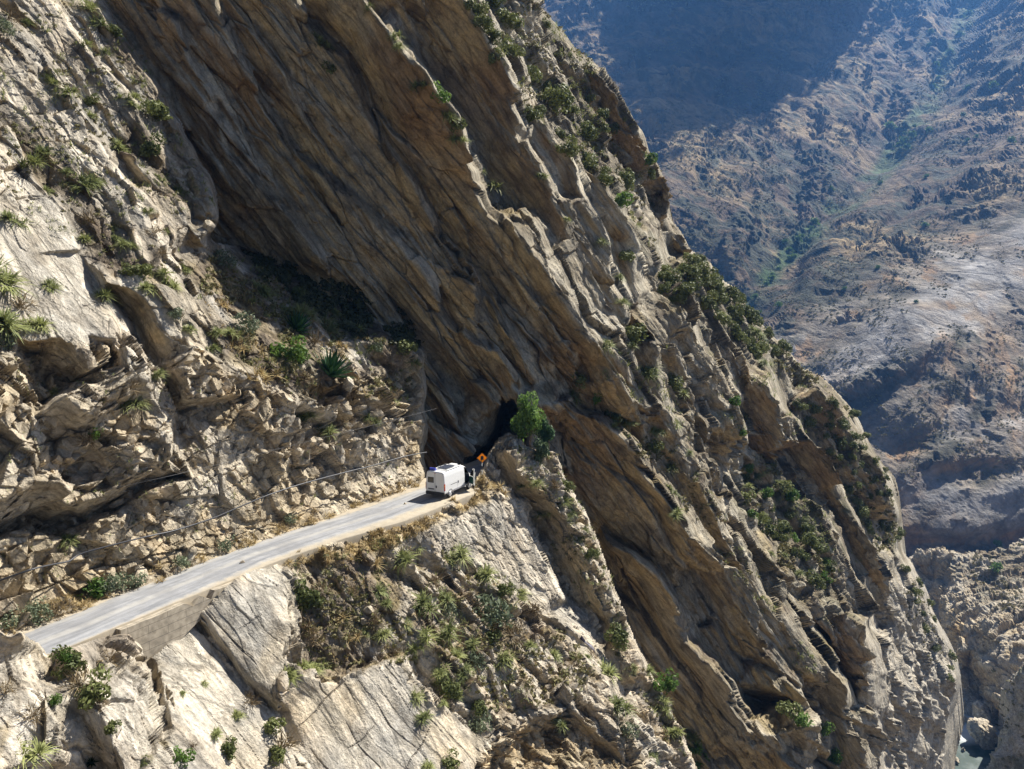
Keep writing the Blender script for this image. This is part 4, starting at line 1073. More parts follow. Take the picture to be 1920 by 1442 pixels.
scene.view_settings.view_transform = 'Standard'; scene.view_settings.look = 'None'
scene.view_settings.exposure = 1.1; scene.view_settings.gamma = 1.0
scene.render.engine = 'CYCLES'
scene.cycles.max_bounces = 6; scene.cycles.diffuse_bounces = 4; scene.cycles.volume_bounces = 0
scene.cycles.use_denoising = True

# ================================================================== THINGS
bpy.context.view_layer.update()
DG = bpy.context.evaluated_depsgraph_get()
HAZE = bpy.data.objects['haze']; HAZE.hide_viewport = True
bpy.context.view_layer.update(); DG = bpy.context.evaluated_depsgraph_get()


def hit(px, py):
    """the ground met along a line of sight: place, normal, name"""
    d = sight(float(px), float(py)); d = Vector(d / np.linalg.norm(d))
    ok, loc, n, i, o, _ = scene.ray_cast(DG, Vector(CAM), d, distance=6000)
    if not ok: return None
    if n.dot(d) > 0: n = -n
    return loc, n, o.name


def link(name, me, parent=None, loc=(0, 0, 0)):
    o = bpy.data.objects.new(name, me); COL.objects.link(o)
    o.location = loc
    if parent is not None: o.parent = parent
    return o


def mesh_of(name, bm, mats, smooth=False):
    me = bpy.data.meshes.new(name); bm.to_mesh(me); bm.free()
    for m in (mats if isinstance(mats, (list, tuple)) else [mats]): me.materials.append(m)
    if smooth:
        for f in me.polygons: f.use_smooth = True
    return me


def raw_mesh(name, V, Fc, mat):
    me = bpy.data.meshes.new(name)
    me.from_pydata([tuple(v) for v in V], [], Fc); me.update(); me.materials.append(mat)
    return me


def leaf_mat(name, c0, c1, trans=0.25):
    m, nt, b = new_mat(name)
    L = nt.links
    oi = N(nt, 'ShaderNodeObjectInfo'); tc = N(nt, 'ShaderNodeTexCoord')
    ns_ = N(nt, 'ShaderNodeTexNoise'); ns_.inputs['Scale'].default_value = 2.2; ns_.inputs['Detail'].default_value = 4
    L.new(tc.outputs['Object'], ns_.inputs['Vector'])
    ad = N(nt, 'ShaderNodeMath', operation='MULTIPLY_ADD'); ad.inputs[1].default_value = 0.6
    L.new(oi.outputs['Random'], ad.inputs[0])
    mr = N(nt, 'ShaderNodeMapRange'); mr.inputs[1].default_value = 0.3; mr.inputs[2].default_value = 0.7; mr.inputs[3].default_value = -0.1; mr.inputs[4].default_value = 0.6
    L.new(ns_.outputs['Fac'], mr.inputs[0]); L.new(mr.outputs[0], ad.inputs[2])
    mx = N(nt, 'ShaderNodeMixRGB'); mx.inputs[1].default_value = (*c0, 1); mx.inputs[2].default_value = (*c1, 1); mx.use_clamp = True
    L.new(ad.outputs[0], mx.inputs[0])
    L.new(mx.outputs[0], b.inputs['Base Color']); b.inputs['Roughness'].default_value = 0.6
    b.inputs['Specular IOR Level'].default_value = 0.2
    tr = N(nt, 'ShaderNodeBsdfTranslucent'); L.new(mx.outputs[0], tr.inputs['Color'])
    ms = N(nt, 'ShaderNodeMixShader'); ms.inputs[0].default_value = trans
    L.new(b.outputs[0], ms.inputs[1]); L.new(tr.outputs[0], ms.inputs[2])
    L.new(ms.outputs[0], nt.nodes['Material Output'].inputs['Surface'])
    return m


M_TUFT = leaf_mat('tussock_blades', (0.10, 0.125, 0.042), (0.33, 0.35, 0.13), 0.25)
M_BUSH = leaf_mat('bush_leaves', (0.06, 0.08, 0.025), (0.20, 0.22, 0.075), 0.25)
M_GREYB = leaf_mat('grey_green_leaves', (0.10, 0.13, 0.075), (0.22, 0.25, 0.15), 0.2)
M_BRIGHT = leaf_mat('fresh_leaves', (0.06, 0.12, 0.025), (0.15, 0.24, 0.05), 0.35)
M_SCRUB = leaf_mat('scrub_leaves', (0.085, 0.08, 0.038), (0.26, 0.23, 0.10), 0.2)
M_DRY = leaf_mat('dry_twigs', (0.13, 0.095, 0.055), (0.30, 0.23, 0.13), 0.1)
M_STRAW = leaf_mat('dry_grass_blades', (0.30, 0.215, 0.10), (0.50, 0.39, 0.19), 0.2)
M_AGAVE = leaf_mat('agave_leaves', (0.018, 0.055, 0.022), (0.04, 0.10, 0.035), 0.05)
M_TREE = leaf_mat('tree_leaves', (0.055, 0.13, 0.025), (0.20, 0.31, 0.075), 0.4)
M_BARK = plain_mat('bark', (0.14, 0.10, 0.07), 0.9, 0, 0.3, 12)


def blade(V, Fc, base, direc, up, length, width, droop, seg=3):
    """one arching strip leaf"""
    side = np.cross(direc, up); side /= np.linalg.norm(side) + 1e-9
    i0 = len(V)
    for k in range(seg + 1):
        t = k / seg
        p = base + direc * length * t + np.array([0, 0, -1.0]) * droop * length * t * t
        w = width * (1 - t) ** 0.7 if k < seg else 0
        if k < seg:
            V.append(p - side * w / 2); V.append(p + side * w / 2)
        else:
            V.append(p)
    for k in range(seg - 1):
        a = i0 + 2 * k; Fc.append((a, a + 1, a + 3, a + 2))
    a = i0 + 2 * (seg - 1); Fc.append((a, a + 1, a + 2))


def tuft_mesh(seed, n=240, spread=1.0, droop=0.5, width=0.052, mat=None, name='tussock'):
    r = np.random.default_rng(seed); V, Fc = [], []
    heads = [np.array([0, 0, 0.0])] + [np.array([r.uniform(-0.5, 0.5), r.uniform(-0.4, 0.4), r.uniform(-0.1, 0.25)]) for _ in range(3)]
    for i in range(n):
        hd = heads[r.integers(0, 4)]
        az = r.uniform(0, 2 * math.pi); el = r.uniform(0.05, 1.45) ** 1.0
        d = np.array([math.cos(az) * math.cos(el), math.sin(az) * math.cos(el), math.sin(el)])
        L = r.uniform(0.45, 0.85) * spread
        blade(V, Fc, hd + d * 0.05, d, np.array([0.1, 0.05, 1.0]), L, width * r.uniform(0.7, 1.3), droop * r.uniform(0.5, 1.3))
    return raw_mesh(name, V, Fc, mat or M_TUFT)


def leafball_mesh(seed, n=620, mat=None, name='bush', lobes=6, leaf=0.11, flat=0.85):
    """leaves spread through a few uneven lobes, and the bare stems that carry them"""
    r = np.random.default_rng(seed); V, Fc = [], []
    cs = []
    for k in range(lobes):
        az = r.uniform(0, 6.28); rr = r.uniform(0.15, 0.55)
        cs.append((np.array([math.cos(az) * rr, math.sin(az) * rr, r.uniform(0.2, 0.95) * flat]), r.uniform(0.28, 0.5)))
    for i in range(n):
        c, rad = cs[r.integers(0, lobes)]
        v = r.normal(size=3); v /= np.linalg.norm(v)
        p = c + v * rad * r.uniform(0.45, 1.0) ** 0.6
        if p[2] < 0.02: continue
        nrm = v + r.normal(size=3) * 0.6; nrm /= np.linalg.norm(nrm)
        a = np.cross(nrm, r.normal(size=3)); a /= np.linalg.norm(a) + 1e-9; b_ = np.cross(nrm, a)
        s = leaf * r.uniform(0.6, 1.4); i0 = len(V)
        V += [p - a * s, p + b_ * s * 0.45, p + a * s, p - b_ * s * 0.45]; Fc.append((i0, i0 + 1, i0 + 2, i0 + 3))
    for c, rad in cs:
        blade(V, Fc, np.array([0, 0, -0.1]), c / np.linalg.norm(c), np.array([0.3, 0.2, 0.1]), np.linalg.norm(c), 0.05, 0.0, 2)
    return raw_mesh(name, V, Fc, mat or M_BUSH)


def twig_mesh(seed, n=150, mat=None, name='dry_shrub'):
    r = np.random.default_rng(seed); V, Fc = [], []
    for i in range(n):
        az = r.uniform(0, 6.28); el = r.uniform(0.15, 1.4)
        d = np.array([math.cos(az) * math.cos(el), math.sin(az) * math.cos(el), math.sin(el)])
        b0 = d * r.uniform(0, 0.55)
        d2 = d + r.normal(size=3) * 0.45; d2 /= np.linalg.norm(d2)
        blade(V, Fc, b0, d2, r.normal(size=3), r.uniform(0.25, 0.55), r.uniform(0.02, 0.05), 0.1, 2)
    return raw_mesh(name, V, Fc, mat or M_DRY)


def agave_mesh(seed, n=46, name='agave'):
    r = np.random.default_rng(seed); V, Fc = [], []
    for i in range(n):
        az = i * 2.39996 + r.uniform(-0.2, 0.2); el = 0.08 + 1.3 * (i / n) ** 0.9 + r.uniform(-0.1, 0.1)
        d = np.array([math.cos(az) * math.cos(el), math.sin(az) * math.cos(el), math.sin(el)])
        side = np.cross(d, [0, 0, 1.0]); side /= np.linalg.norm(side) + 1e-9; upn = np.cross(side, d)
        L = r.uniform(0.8, 1.05); i0 = len(V)
        for t, w in ((0.0, 0.05), (0.25, 0.085), (0.6, 0.065), (0.85, 0.03)):     # stiff, channelled sword leaf
            p = d * L * t + np.array([0, 0, 0.12])
            V += [p - side * w, p - upn * w * 0.55, p + side * w]
        V.append(d * L + np.array([0, 0, 0.12]))
        for k in range(3):
            a = i0 + 3 * k; Fc += [(a, a + 1, a + 4, a + 3), (a + 1, a + 2, a + 5, a + 4)]
        a = i0 + 9; Fc += [(a, a + 1, i0 + 12), (a + 1, a + 2, i0 + 12)]
    return raw_mesh(name, V, Fc, M_AGAVE)


PROTO = {
    'tuft': [tuft_mesh(s) for s in (1, 2, 3, 4)],
    'bush': [leafball_mesh(s) for s in (11, 12, 13, 14)],
    'grey': [leafball_mesh(s, 380, M_GREYB, 'shrub', 7, 0.09) for s in (21, 22)],
    'green': [leafball_mesh(s, 360, M_BRIGHT, 'leafy_shrub', 6, 0.12) for s in (31, 32)],
    'dry': [twig_mesh(s) for s in (41, 42)],
    'straw': [tuft_mesh(s, 110, 0.9, 0.25, 0.045, M_STRAW, 'straw_clump') for s in (51, 52)],
    'agave': [agave_mesh(61), agave_mesh(62)],
}
LOOK = {'tuft': ('grass_tussock', 'grass tussock', 'spiky green grass tussock'), 'bush': ('bush', 'bush', 'dark green leafy bush'), 'grey': ('shrub', 'shrub', 'grey-green leafy shrub'),
        'green': ('leafy_shrub', 'shrub', 'fresh green leafy shrub'), 'dry': ('dry_shrub', 'shrub', 'bare brown dry shrub'), 'straw': ('straw_clump', 'grass', 'straw-coloured grass clump'), 'agave': ('agave', 'agave', 'dark green sword-leaved agave')}
PLANTS = []          # (kind, px, py, size in photograph pixels, zone)


def add_plants(zone, items):
    for it in items:
        PLANTS.append((it[0], it[1], it[2], it[3], zone))

T, B, Gy, Gn, Dr, S, A1 = 'tuft', 'bush', 'grey', 'green', 'dry', 'straw', 'agave'
add_plants('high on the pale upper rock slab', [(T, 40, 300, 48), (T, 88, 278, 30), (T, 90, 352, 24), (T, 160, 340, 40), (T, 182, 335, 22), (T, 30, 407, 38), (T, 120, 317, 18), (T, 100, 532, 32), (T, 186, 545, 36),
    (T, 230, 272, 34), (B, 287, 214, 46), (B, 287, 278, 38), (T, 122, 168, 32), (T, 97, 135, 30), (T, 105, 148, 26), (T, 205, 97, 22), (T, 176, 35, 34), (T, 168, 8, 30), (Dr, 15, 25, 40), (Gy, 8, 55, 34), (T, 55, 38, 20), (B, 172, 190, 24), (T, 175, 212, 24),
    (B, 210, 60, 26), (T, 155, 80, 22), (T, 240, 178, 26), (T, 250, 192, 24)])
add_plants('at the left edge beside the smooth pale slab', [(T, 15, 512, 74), (T, 12, 592, 66), (Dr, 40, 560, 55), (T, 55, 600, 40), (Dr, 72, 632, 50), (Gy, 20, 640, 40)])
add_plants('in the soil strip right of the pale slab', [(T, 155, 442, 24), (T, 212, 422, 22), (T, 216, 442, 22), (T, 242, 452, 24), (Dr, 165, 405, 40), (T, 272, 392, 22), (T, 287, 537, 30), (B, 268, 512, 34), (T, 325, 525, 28), (T, 296, 508, 26), (B, 238, 508, 22), (T, 340, 352, 22), (T, 300, 332, 18), (Dr, 290, 430, 30), (T, 315, 430, 20), (T, 345, 610, 24), (Gy, 330, 590, 26), (Dr, 300, 470, 28), (T, 352, 500, 20)])
add_plants('on the grassy bench under the overhang', [(T, 498, 538, 38), (T, 545, 573, 46), (A1, 556, 606, 58), (T, 586, 580, 38), (T, 617, 606, 46), (T, 628, 580, 26), (Gy, 460, 610, 46), (T, 440, 620, 26), (Gn, 535, 655, 52), (Gn, 560, 668, 34), (A1, 620, 685, 74), (Dr, 590, 632, 44), (Dr, 570, 700, 40), (Gy, 655, 612, 24), (T, 664, 612, 22),
    (T, 690, 650, 20), (Gy, 706, 652, 26), (B, 760, 658, 34), (T, 772, 672, 22), (Dr, 730, 690, 26), (T, 572, 768, 30), (A1, 570, 782, 26), (T, 604, 800, 30), (Dr, 655, 732, 34), (S, 480, 690, 50), (S, 500, 700, 44), (S, 450, 640, 36), (S, 415, 560, 40), (S, 440, 540, 36), (Dr, 545, 540, 26), (B, 560, 550, 24), (S, 640, 640, 30), (T, 400, 620, 22), (T, 395, 650, 22), (Dr, 640, 722, 28), (T, 700, 780, 22), (Gy, 420, 490, 40), (T, 470, 560, 20)])
add_plants('in a crack of the broken wall above the road', [(T, 252, 750, 40), (Dr, 246, 722, 36), (T, 105, 728, 20), (Dr, 165, 822, 40), (Gn, 175, 810, 26), (T, 130, 1010, 36), (Dr, 335, 868, 26), (T, 290, 700, 20), (Dr, 340, 800, 22)])
add_plants('at the inner edge of the road', [(Gn, 176, 1106, 44), (Gy, 226, 1092, 40), (Gy, 200, 1096, 34), (Gy, 262, 1086, 34), (Gy, 12, 1166, 42), (Gy, 75, 1152, 40), (Dr, 105, 1140, 40), (Gy, 60, 1140, 34), (S, 150, 1130, 34), (S, 300, 1080, 30), (Gy, 340, 1056, 30), (Gy, 420, 1022, 30), (S, 470, 1008, 30), (S, 520, 992, 30), (Gy, 545, 975, 22), (S, 580, 970, 26), (S, 620, 958, 26), (S, 660, 945, 24), (S, 700, 932, 24), (S, 745, 918, 22), (S, 780, 905, 22), (S, 380, 1040, 26)])
add_plants('on the straw verge at the outer edge of the road', [(S, 905, 900, 30), (S, 925, 905, 30), (S, 940, 915, 26), (S, 885, 935, 22), (S, 860, 948, 20), (S, 820, 962, 24), (S, 780, 978, 24), (S, 735, 995, 26), (S, 690, 1015, 26), (S, 655, 1022, 30), (S, 560, 1040, 24), (S, 540, 1046, 22), (S, 705, 1045, 44), (S, 670, 1035, 36), (Dr, 790, 975, 26), (S, 620, 1030, 26)])
add_plants('on the dark earth bank below the road', [(B, 575, 1112, 52), (Dr, 570, 1165, 56), (Dr, 590, 1190, 40), (T, 580, 1236, 44), (T, 612, 1242, 32), (T, 546, 1250, 36), (Dr, 600, 1100, 40), (S, 640, 1150, 36), (T, 715, 1097, 36), (T, 720, 1122, 26), (Dr, 660, 1105, 30), (S, 655, 1190, 34), (Dr, 700, 1160, 44), (T, 710, 1180, 34), (T, 685, 1180, 20)])
add_plants('on the scrubby slope below the van', [(T, 745, 1045, 46), (T, 787, 1022, 24), (T, 850, 1035, 46), (T, 893, 1065, 50), (T, 785, 1128, 50), (T, 825, 1113, 40), (Dr, 815, 1085, 34), (Gy, 915, 1152, 76), (T, 975, 1110, 34), (T, 765, 1165, 26), (T, 787, 1196, 42), (T, 827, 1182, 44), (T, 860, 1216, 34), (T, 880, 1200, 28), (B, 945, 1105, 30), (Dr, 960, 1180, 50), (Dr, 1000, 1140, 36), (T, 990, 1200, 24), (B, 925, 1198, 30), (T, 952, 1222, 40), (T, 1036, 1216, 30), (Gy, 890, 1240, 34), (T, 870, 1258, 26),
    (T, 823, 1247, 32), (B, 840, 1285, 44), (T, 815, 1275, 26), (T, 786, 1298, 34), (T, 791, 1332, 34), (T, 850, 1302, 22), (Gy, 905, 1355, 42), (B, 895, 1330, 28), (T, 827, 1313, 20), (Dr, 935, 1165, 34), (Gy, 840, 1145, 30), (Dr, 740, 1220, 34)])
add_plants('in the joints of the big pale slabs', [(Dr, 530, 1388, 56), (B, 515, 1365, 34), (B, 515, 1415, 36), (T, 440, 1336, 26), (B, 432, 1402, 34), (T, 402, 1366, 26), (Dr, 470, 1310, 40), (Gn, 340, 1418, 44), (T, 795, 1428, 28), (B, 842, 1428, 30), (T, 385, 1280, 18), (Dr, 465, 1300, 22), (T, 340, 1298, 16), (Dr, 360, 1395, 24)])
add_plants('among the near boulders at the lower left', [(B, 130, 1242, 46), (Dr, 150, 1268, 60), (B, 175, 1295, 56), (Dr, 210, 1226, 50), (Dr, 188, 1318, 36), (T, 45, 1398, 70), (Dr, 62, 1332, 52), (Gn, 100, 1312, 26), (A1, 172, 1424, 26), (Dr, 12, 1285, 40), (T, 265, 1425, 22), (B, 215, 1365, 26), (Gn, 122, 1228, 28)])
add_plants('on the rocky spur below the tree', [(T, 1045, 935, 36), (T, 1000, 900, 26), (T, 1022, 955, 30), (B, 1060, 915, 26), (Dr, 1040, 905, 30), (T, 975, 905, 22), (Dr, 935, 870, 26), (B, 1110, 1040, 24), (T, 1117, 1028, 24), (T, 1070, 960, 22), (T, 1060, 880, 20), (T, 1092, 1000, 24), (B, 1155, 1198, 40), (T, 1130, 1242, 46), (Dr, 1110, 1225, 24), (T, 1100, 1225, 18), (T, 1155, 1316, 46), (Gy, 1180, 1372, 36), (T, 1045, 1346, 30), (Gy, 1040, 1352, 22), (T, 1216, 1248, 30), (Gn, 1240, 1280, 40), (T, 1246, 1318, 26), (T, 1266, 1362, 30), (T, 1294, 1372, 28), (Gn, 1297, 1402, 24), (Gn, 1310, 1430, 30), (T, 1225, 1412, 26), (T, 1190, 1250, 20)])
add_plants('on the lit ledge right above the tunnel', [(B, 1078, 712, 32), (T, 1082, 738, 34), (Gn, 1122, 745, 24), (B, 1148, 772, 38), (T, 1178, 782, 36), (T, 1148, 795, 20), (T, 1220, 690, 36), (B, 1215, 700, 26), (B, 1195, 632, 36), (T, 1180, 640, 22), (T, 1132, 645, 24), (T, 1232, 800, 26), (T, 1268, 795, 20), (B, 1222, 840, 24), (T, 1255, 868, 26), (T, 1290, 847, 18), (T, 1258, 915, 22), (T, 1262, 955, 26), (Gn, 1376, 752, 22), (Gn, 1390, 812, 14), (B, 1264, 720, 26), (T, 1275, 728, 24)])
add_plants('on a thin ridge crest of the overhanging cliff', [(T, 740, 66, 26), (T, 748, 84, 22), (T, 792, 152, 28), (Gn, 828, 182, 38), (T, 845, 212, 26), (B, 856, 236, 34), (T, 862, 255, 24), (T, 918, 345, 32), (T, 905, 318, 18), (T, 1018, 325, 22), (T, 1130, 448, 22), (T, 600, 66, 24), (T, 612, 78, 24), (B, 622, 130, 22), (B, 1176, 488, 26), (T, 1062, 408, 18), (T, 1155, 515, 22), (T, 1163, 560, 22), (T, 690, 15, 18)])
add_plants('on the grey slope at the top of the cliff', [(B, 900, 26, 34), (B, 903, 50, 34), (B, 945, 44, 32), (B, 917, 66, 30), (T, 948, 86, 36), (B, 962, 98, 32), (B, 930, 108, 26), (B, 994, 152, 36), (B, 990, 222, 30), (B, 1042, 196, 46), (B, 1012, 212, 24), (B, 1098, 250, 34), (B, 1064, 282, 28), (B, 1095, 302, 28), (B, 1102, 312, 26), (B, 1048, 252, 18), (B, 1020, 160, 20), (B, 962, 48, 22), (B, 928, 8, 22), (B, 1022, 46, 16), (B, 1172, 342, 36), (Gn, 1160, 376, 34), (B, 1136, 328, 22), (B, 1134, 344, 24), (Gn, 1215, 302, 24), (B, 1220, 326, 22), (B, 1130, 242, 18), (B, 1150, 245, 16), (B, 1104, 190, 18), (B, 1126, 218, 20), (B, 1076, 210, 16), (B, 880, 10, 24)])
rs = np.random.default_rng(5)
SLOPE1 = [(1235, 510), (1300, 480), (1400, 575), (1470, 655), (1440, 690), (1380, 640), (1310, 560), (1250, 560)]
SLOPE2 = [(1390, 860), (1450, 860), (1500, 960), (1570, 1090), (1520, 1105), (1440, 1040), (1400, 960)]
SLOPE3 = [(1480, 740), (1590, 760), (1660, 880), (1690, 1010), (1640, 1040), (1580, 900), (1520, 800)]


def scatter(zone, poly, n, sizes, kinds, gap=13):
    got = []; tries = 0
    xs = [p[0] for p in poly]; ys = [p[1] for p in poly]
    while len(got) < n and tries < 4000:
        tries += 1
        x, y = rs.uniform(min(xs), max(xs)), rs.uniform(min(ys), max(ys))
        if not in_poly(np.array([x]), np.array([y]), poly)[0]: continue
        if any(math.hypot(x - a, y - b) < gap for a, b in got): continue
        got.append((x, y))
        PLANTS.append((kinds[rs.integers(0, len(kinds))], x, y, rs.uniform(*sizes), zone))

scatter('on the bushy ridge shoulder against the far valley', SLOPE1, 44, (18, 30), ['bush', 'bush', 'bush', 'tuft'], 14)
scatter('on the green slope midway down the ridge', SLOPE2, 34, (14, 28), ['bush', 'bush', 'tuft', 'green'], 15)
scatter('on the outermost rough ribs of the ridge', SLOPE3, 44, (10, 20), ['bush'], 13)
scatter('on the rounded lower flank above the river', [(1690, 1050), (1720, 1085), (1780, 1220), (1785, 1290), (1740, 1200), (1700, 1130)], 12, (10, 17), ['bush'], 16)
scatter('on the lower right foot of the ridge', [(1480, 1330), (1540, 1330), (1600, 1400), (1560, 1440), (1490, 1430)], 4, (22, 32), ['green', 'bush'], 26)

ORD = ['first', 'second', 'third', 'fourth', 'fifth', 'sixth', 'seventh', 'eighth', 'ninth', 'tenth', 'eleventh', 'twelfth', 'thirteenth', 'fourteenth', 'fifteenth', 'sixteenth', 'seventeenth', 'eighteenth', 'nineteenth', 'twentieth'] + \
      ['twenty-' + s for s in ('first', 'second', 'third', 'fourth', 'fifth', 'sixth', 'seventh', 'eighth', 'ninth')] + ['thirtieth'] + ['thirty-' + s for s in ('first', 'second', 'third', 'fourth', 'fifth', 'sixth', 'seventh', 'eighth', 'ninth')] + ['fortieth'] + ['forty-' + s for s in ('first', 'second', 'third', 'fourth', 'fifth', 'sixth', 'seventh', 'eighth', 'ninth')]
ZONED = {}
for p in PLANTS: ZONED.setdefault((p[4], p[0]), []).append(p)
for (zone, kind), lst in ZONED.items():
    name, cat, look = LOOK[kind]
    lst = sorted(lst, key=lambda p: p[1])
    big = max(lst, key=lambda p: p[3])
    for i, p in enumerate(lst):
        h_ = hit(p[1], p[2] + 0.30 * p[3])
        if h_ is None: continue
        loc, nrm, on = h_
        dist = (loc - Vector(CAM)).dot(Vector(FWD))
        if dist > 260: continue
        s = 0.80 * p[3] / F_PX * dist
        me = PROTO[kind][int(rs.integers(0, len(PROTO[kind])))]
        o = link(name, me)
        s2 = s * (1.0 if kind in ('tuft', 'agave', 'straw', 'dry') else 0.92) * (1.3 if dist > 95 else (0.95 if kind == 'agave' else (1.45 if kind == 'tuft' and p[2] < 840 else 1.12)))
        o.scale = (s2, s2, s2 * (0.85 if kind in ('tuft', 'straw') else 1.0))
        o.location = loc - nrm * 0.10 * s
        up = (Vector((0, 0, 1)) * 0.65 + nrm * 0.35).normalized()
        o.rotation_euler = (up.to_track_quat('Z', 'Y') @ Matrix.Rotation(rs.uniform(0, 6.28), 3, 'Z').to_quaternion()).to_euler()
        n_ = len(lst)
        if n_ == 1: lab = f'{look} {zone}'
        elif n_ == 2: lab = f"{'left-hand' if i == 0 else 'right-hand'} {look} {zone}"
        else:
            lab = f"{ORD[i]} {look} from the left {zone}"
        w_ = lab.split()
        tag(o, ' '.join(w_[:16]), cat, f'{look}s {zone}')

# ---- ground cover nobody could count: low dry grass and scrub
def cover(name, label, areas, mat, kind, seed):
    r = np.random.default_rng(seed); V, Fc = [], []
    for poly, n, s0, s1 in areas:
        xs = [p[0] for p in poly]; ys = [p[1] for p in poly]; k = 0; tries = 0
        while k < n and tries < 12 * n:
            tries += 1
            x, y = r.uniform(min(xs), max(xs)), r.uniform(min(ys), max(ys))
            if not in_poly(np.array([x]), np.array([y]), poly)[0]: continue
            if vnoise(x / 42.0, y / 42.0, 3.0 + seed) + 0.5 * vnoise(x / 15.0, y / 15.0, 8.0 + seed) < 0.05: continue
            h_ = hit(x, y)
            if h_ is None: continue
            loc, nrm, on = h_
            if on not in ('cliff', 'rock_wall', 'rock_slope', 'mountain', 'canyon_wall', 'rock_outcrop'): continue
            if kind != 'far' and nrm.z < 0.12: continue
            k += 1
            d = (loc - Vector(CAM)).dot(Vector(FWD)); s = r.uniform(s0, s1) / F_PX * d
            b0 = np.array(loc)
            if kind == 'grass':
                for _ in range(7):
                    az = r.uniform(0, 6.28); el = r.uniform(0.3, 1.4)
                    dd = np.array([math.cos(az) * math.cos(el), math.sin(az) * math.cos(el), math.sin(el)])
                    blade(V, Fc, b0 + r.normal(size=3) * 0.12 * s, dd, np.array([0.2, 0.1, 1.0]), s * r.uniform(0.6, 1.1), s * 0.10, 0.3, 2)
            else:
                m_ = 14 if kind == 'scrub' else 12
                for _ in range(m_):
                    v = r.normal(size=3); v /= np.linalg.norm(v); v[2] = abs(v[2]) * 0.8
                    p = b0 + v * s * 0.5 * r.uniform(0.5, 1.0)
                    nr = v + r.normal(size=3) * 0.5; nr /= np.linalg.norm(nr)
                    a = np.cross(nr, r.normal(size=3)); a /= np.linalg.norm(a) + 1e-9; b_ = np.cross(nr, a)
                    q_ = s * r.uniform(0.16, 0.3); i0 = len(V)
                    V += [p - a * q_, p + b_ * q_ * 0.7, p + a * q_, p - b_ * q_ * 0.7]; Fc.append((i0, i0 + 1, i0 + 2, i0 + 3))
    o = link(name, raw_mesh(name, V, Fc, mat))
    tag(o, label, 'ground cover', kind='stuff')
    return o

BENCH = [(395, 480), (470, 480), (540, 550), (640, 600), (760, 650), (800, 700), (760, 760), (640, 760), (520, 720), (430, 660), (370, 560)]
LOWVEG = [(550, 1055), (640, 1030), (760, 1000), (860, 1050), (960, 1090), (1060, 1180), (1120, 1260), (1080, 1310), (960, 1340), (880, 1330), (800, 1250), (700, 1240), (600, 1255), (560, 1200)]
VERGE = [(510, 1056), (640, 1024), (760, 978), (850, 948), (885, 930), (900, 890), (935, 905), (930, 935), (870, 960), (760, 1015), (690, 1050), (600, 1062)]
INNER = [(0, 1200), (100, 1165), (200, 1125), (300, 1085), (420, 1043), (560, 992), (700, 945), (800, 910), (798, 890), (700, 922), (560, 968), (420, 1015), (300, 1055), (200, 1090), (60, 1140), (0, 1160)]
cover('dry_grass', 'straw-coloured dry grass along both edges of the road', [([(515, 1044), (640, 1011), (760, 965), (850, 936), (885, 916), (888, 932), (850, 952), (760, 982), (640, 1029), (515, 1060)], 700, 9, 17), (VERGE, 600, 7, 14), (INNER, 900, 8, 15), (BENCH, 350, 8, 15), (LOWVEG, 260, 7, 13)], M_STRAW, 'grass', 3)
M_SHADE_DARK = leaf_mat('shade_dark_leaves', (0.03, 0.035, 0.015), (0.07, 0.075, 0.03), 0.1)  # scrub leaves in a darker tone, painting in the shade under the overhang
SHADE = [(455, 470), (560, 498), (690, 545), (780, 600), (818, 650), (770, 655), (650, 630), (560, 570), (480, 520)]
cover('undergrowth', 'low green and brown scrub dotted over ledges and slopes', [(BENCH, 520, 7, 15), (LOWVEG, 620, 6, 13), ([(0, 0), (200, 0), (300, 160), (410, 400), (330, 560), (200, 480), (0, 350)], 260, 5, 12),
      (SLOPE1, 110, 6, 11), (SLOPE2, 420, 5, 12), (SLOPE3, 700, 4, 10), ([(1400, 600), (1560, 730), (1600, 780), (1500, 720), (1420, 660)], 160, 6, 12), ([(900, 0), (1000, 0), (1130, 130), (1240, 340), (1240, 500), (1150, 360), (1000, 250), (920, 100)], 520, 5, 11),
      ([(1220, 780), (1300, 860), (1420, 1080), (1600, 1340), (1580, 1330), (1480, 1220), (1340, 1030), (1250, 880)], 600, 4, 10), ([(1110, 740), (1250, 760), (1290, 960), (1200, 860)], 300, 5, 12),
      ([(1700, 1060), (1770, 1200), (1790, 1280), (1740, 1240), (1690, 1140)], 120, 3, 7), ([(930, 830), (1050, 850), (1160, 1110), (1300, 1430), (1240, 1380), (1120, 1170), (1000, 960)], 220, 5, 11)], M_SCRUB, 'scrub', 4)
cover('low_tussocks', 'small grey-green tufts of grass dotted over every ledge and crack', [([(0, 0), (200, 0), (300, 160), (410, 400), (380, 520), (330, 560), (200, 500), (0, 380)], 420, 8, 15), (LOWVEG, 420, 8, 15), (BENCH, 260, 9, 16),
      ([(890, 0), (1000, 0), (1130, 130), (1240, 340), (1240, 500), (1150, 360), (1000, 250), (920, 100)], 420, 8, 14), ([(1110, 660), (1250, 640), (1300, 860), (1420, 1080), (1600, 1340), (1560, 1330), (1430, 1180), (1290, 960), (1180, 840)], 600, 8, 14),
      ([(1400, 600), (1600, 770), (1690, 960), (1690, 1050), (1560, 1080), (1400, 880), (1300, 700)], 520, 7, 12), ([(930, 830), (1050, 850), (1160, 1110), (1300, 1430), (1240, 1380), (1120, 1170), (1000, 960)], 260, 8, 14),
      ([(0, 660), (400, 700), (780, 760), (780, 880), (400, 1000), (0, 1120)], 200, 7, 13)], M_TUFT, 'grass', 9)
cover('shade_dark_undergrowth', 'scrub coloured dark to deepen the shadow at the foot of the big overhang', [(SHADE, 1100, 9, 18)], M_SHADE_DARK, 'scrub', 6)
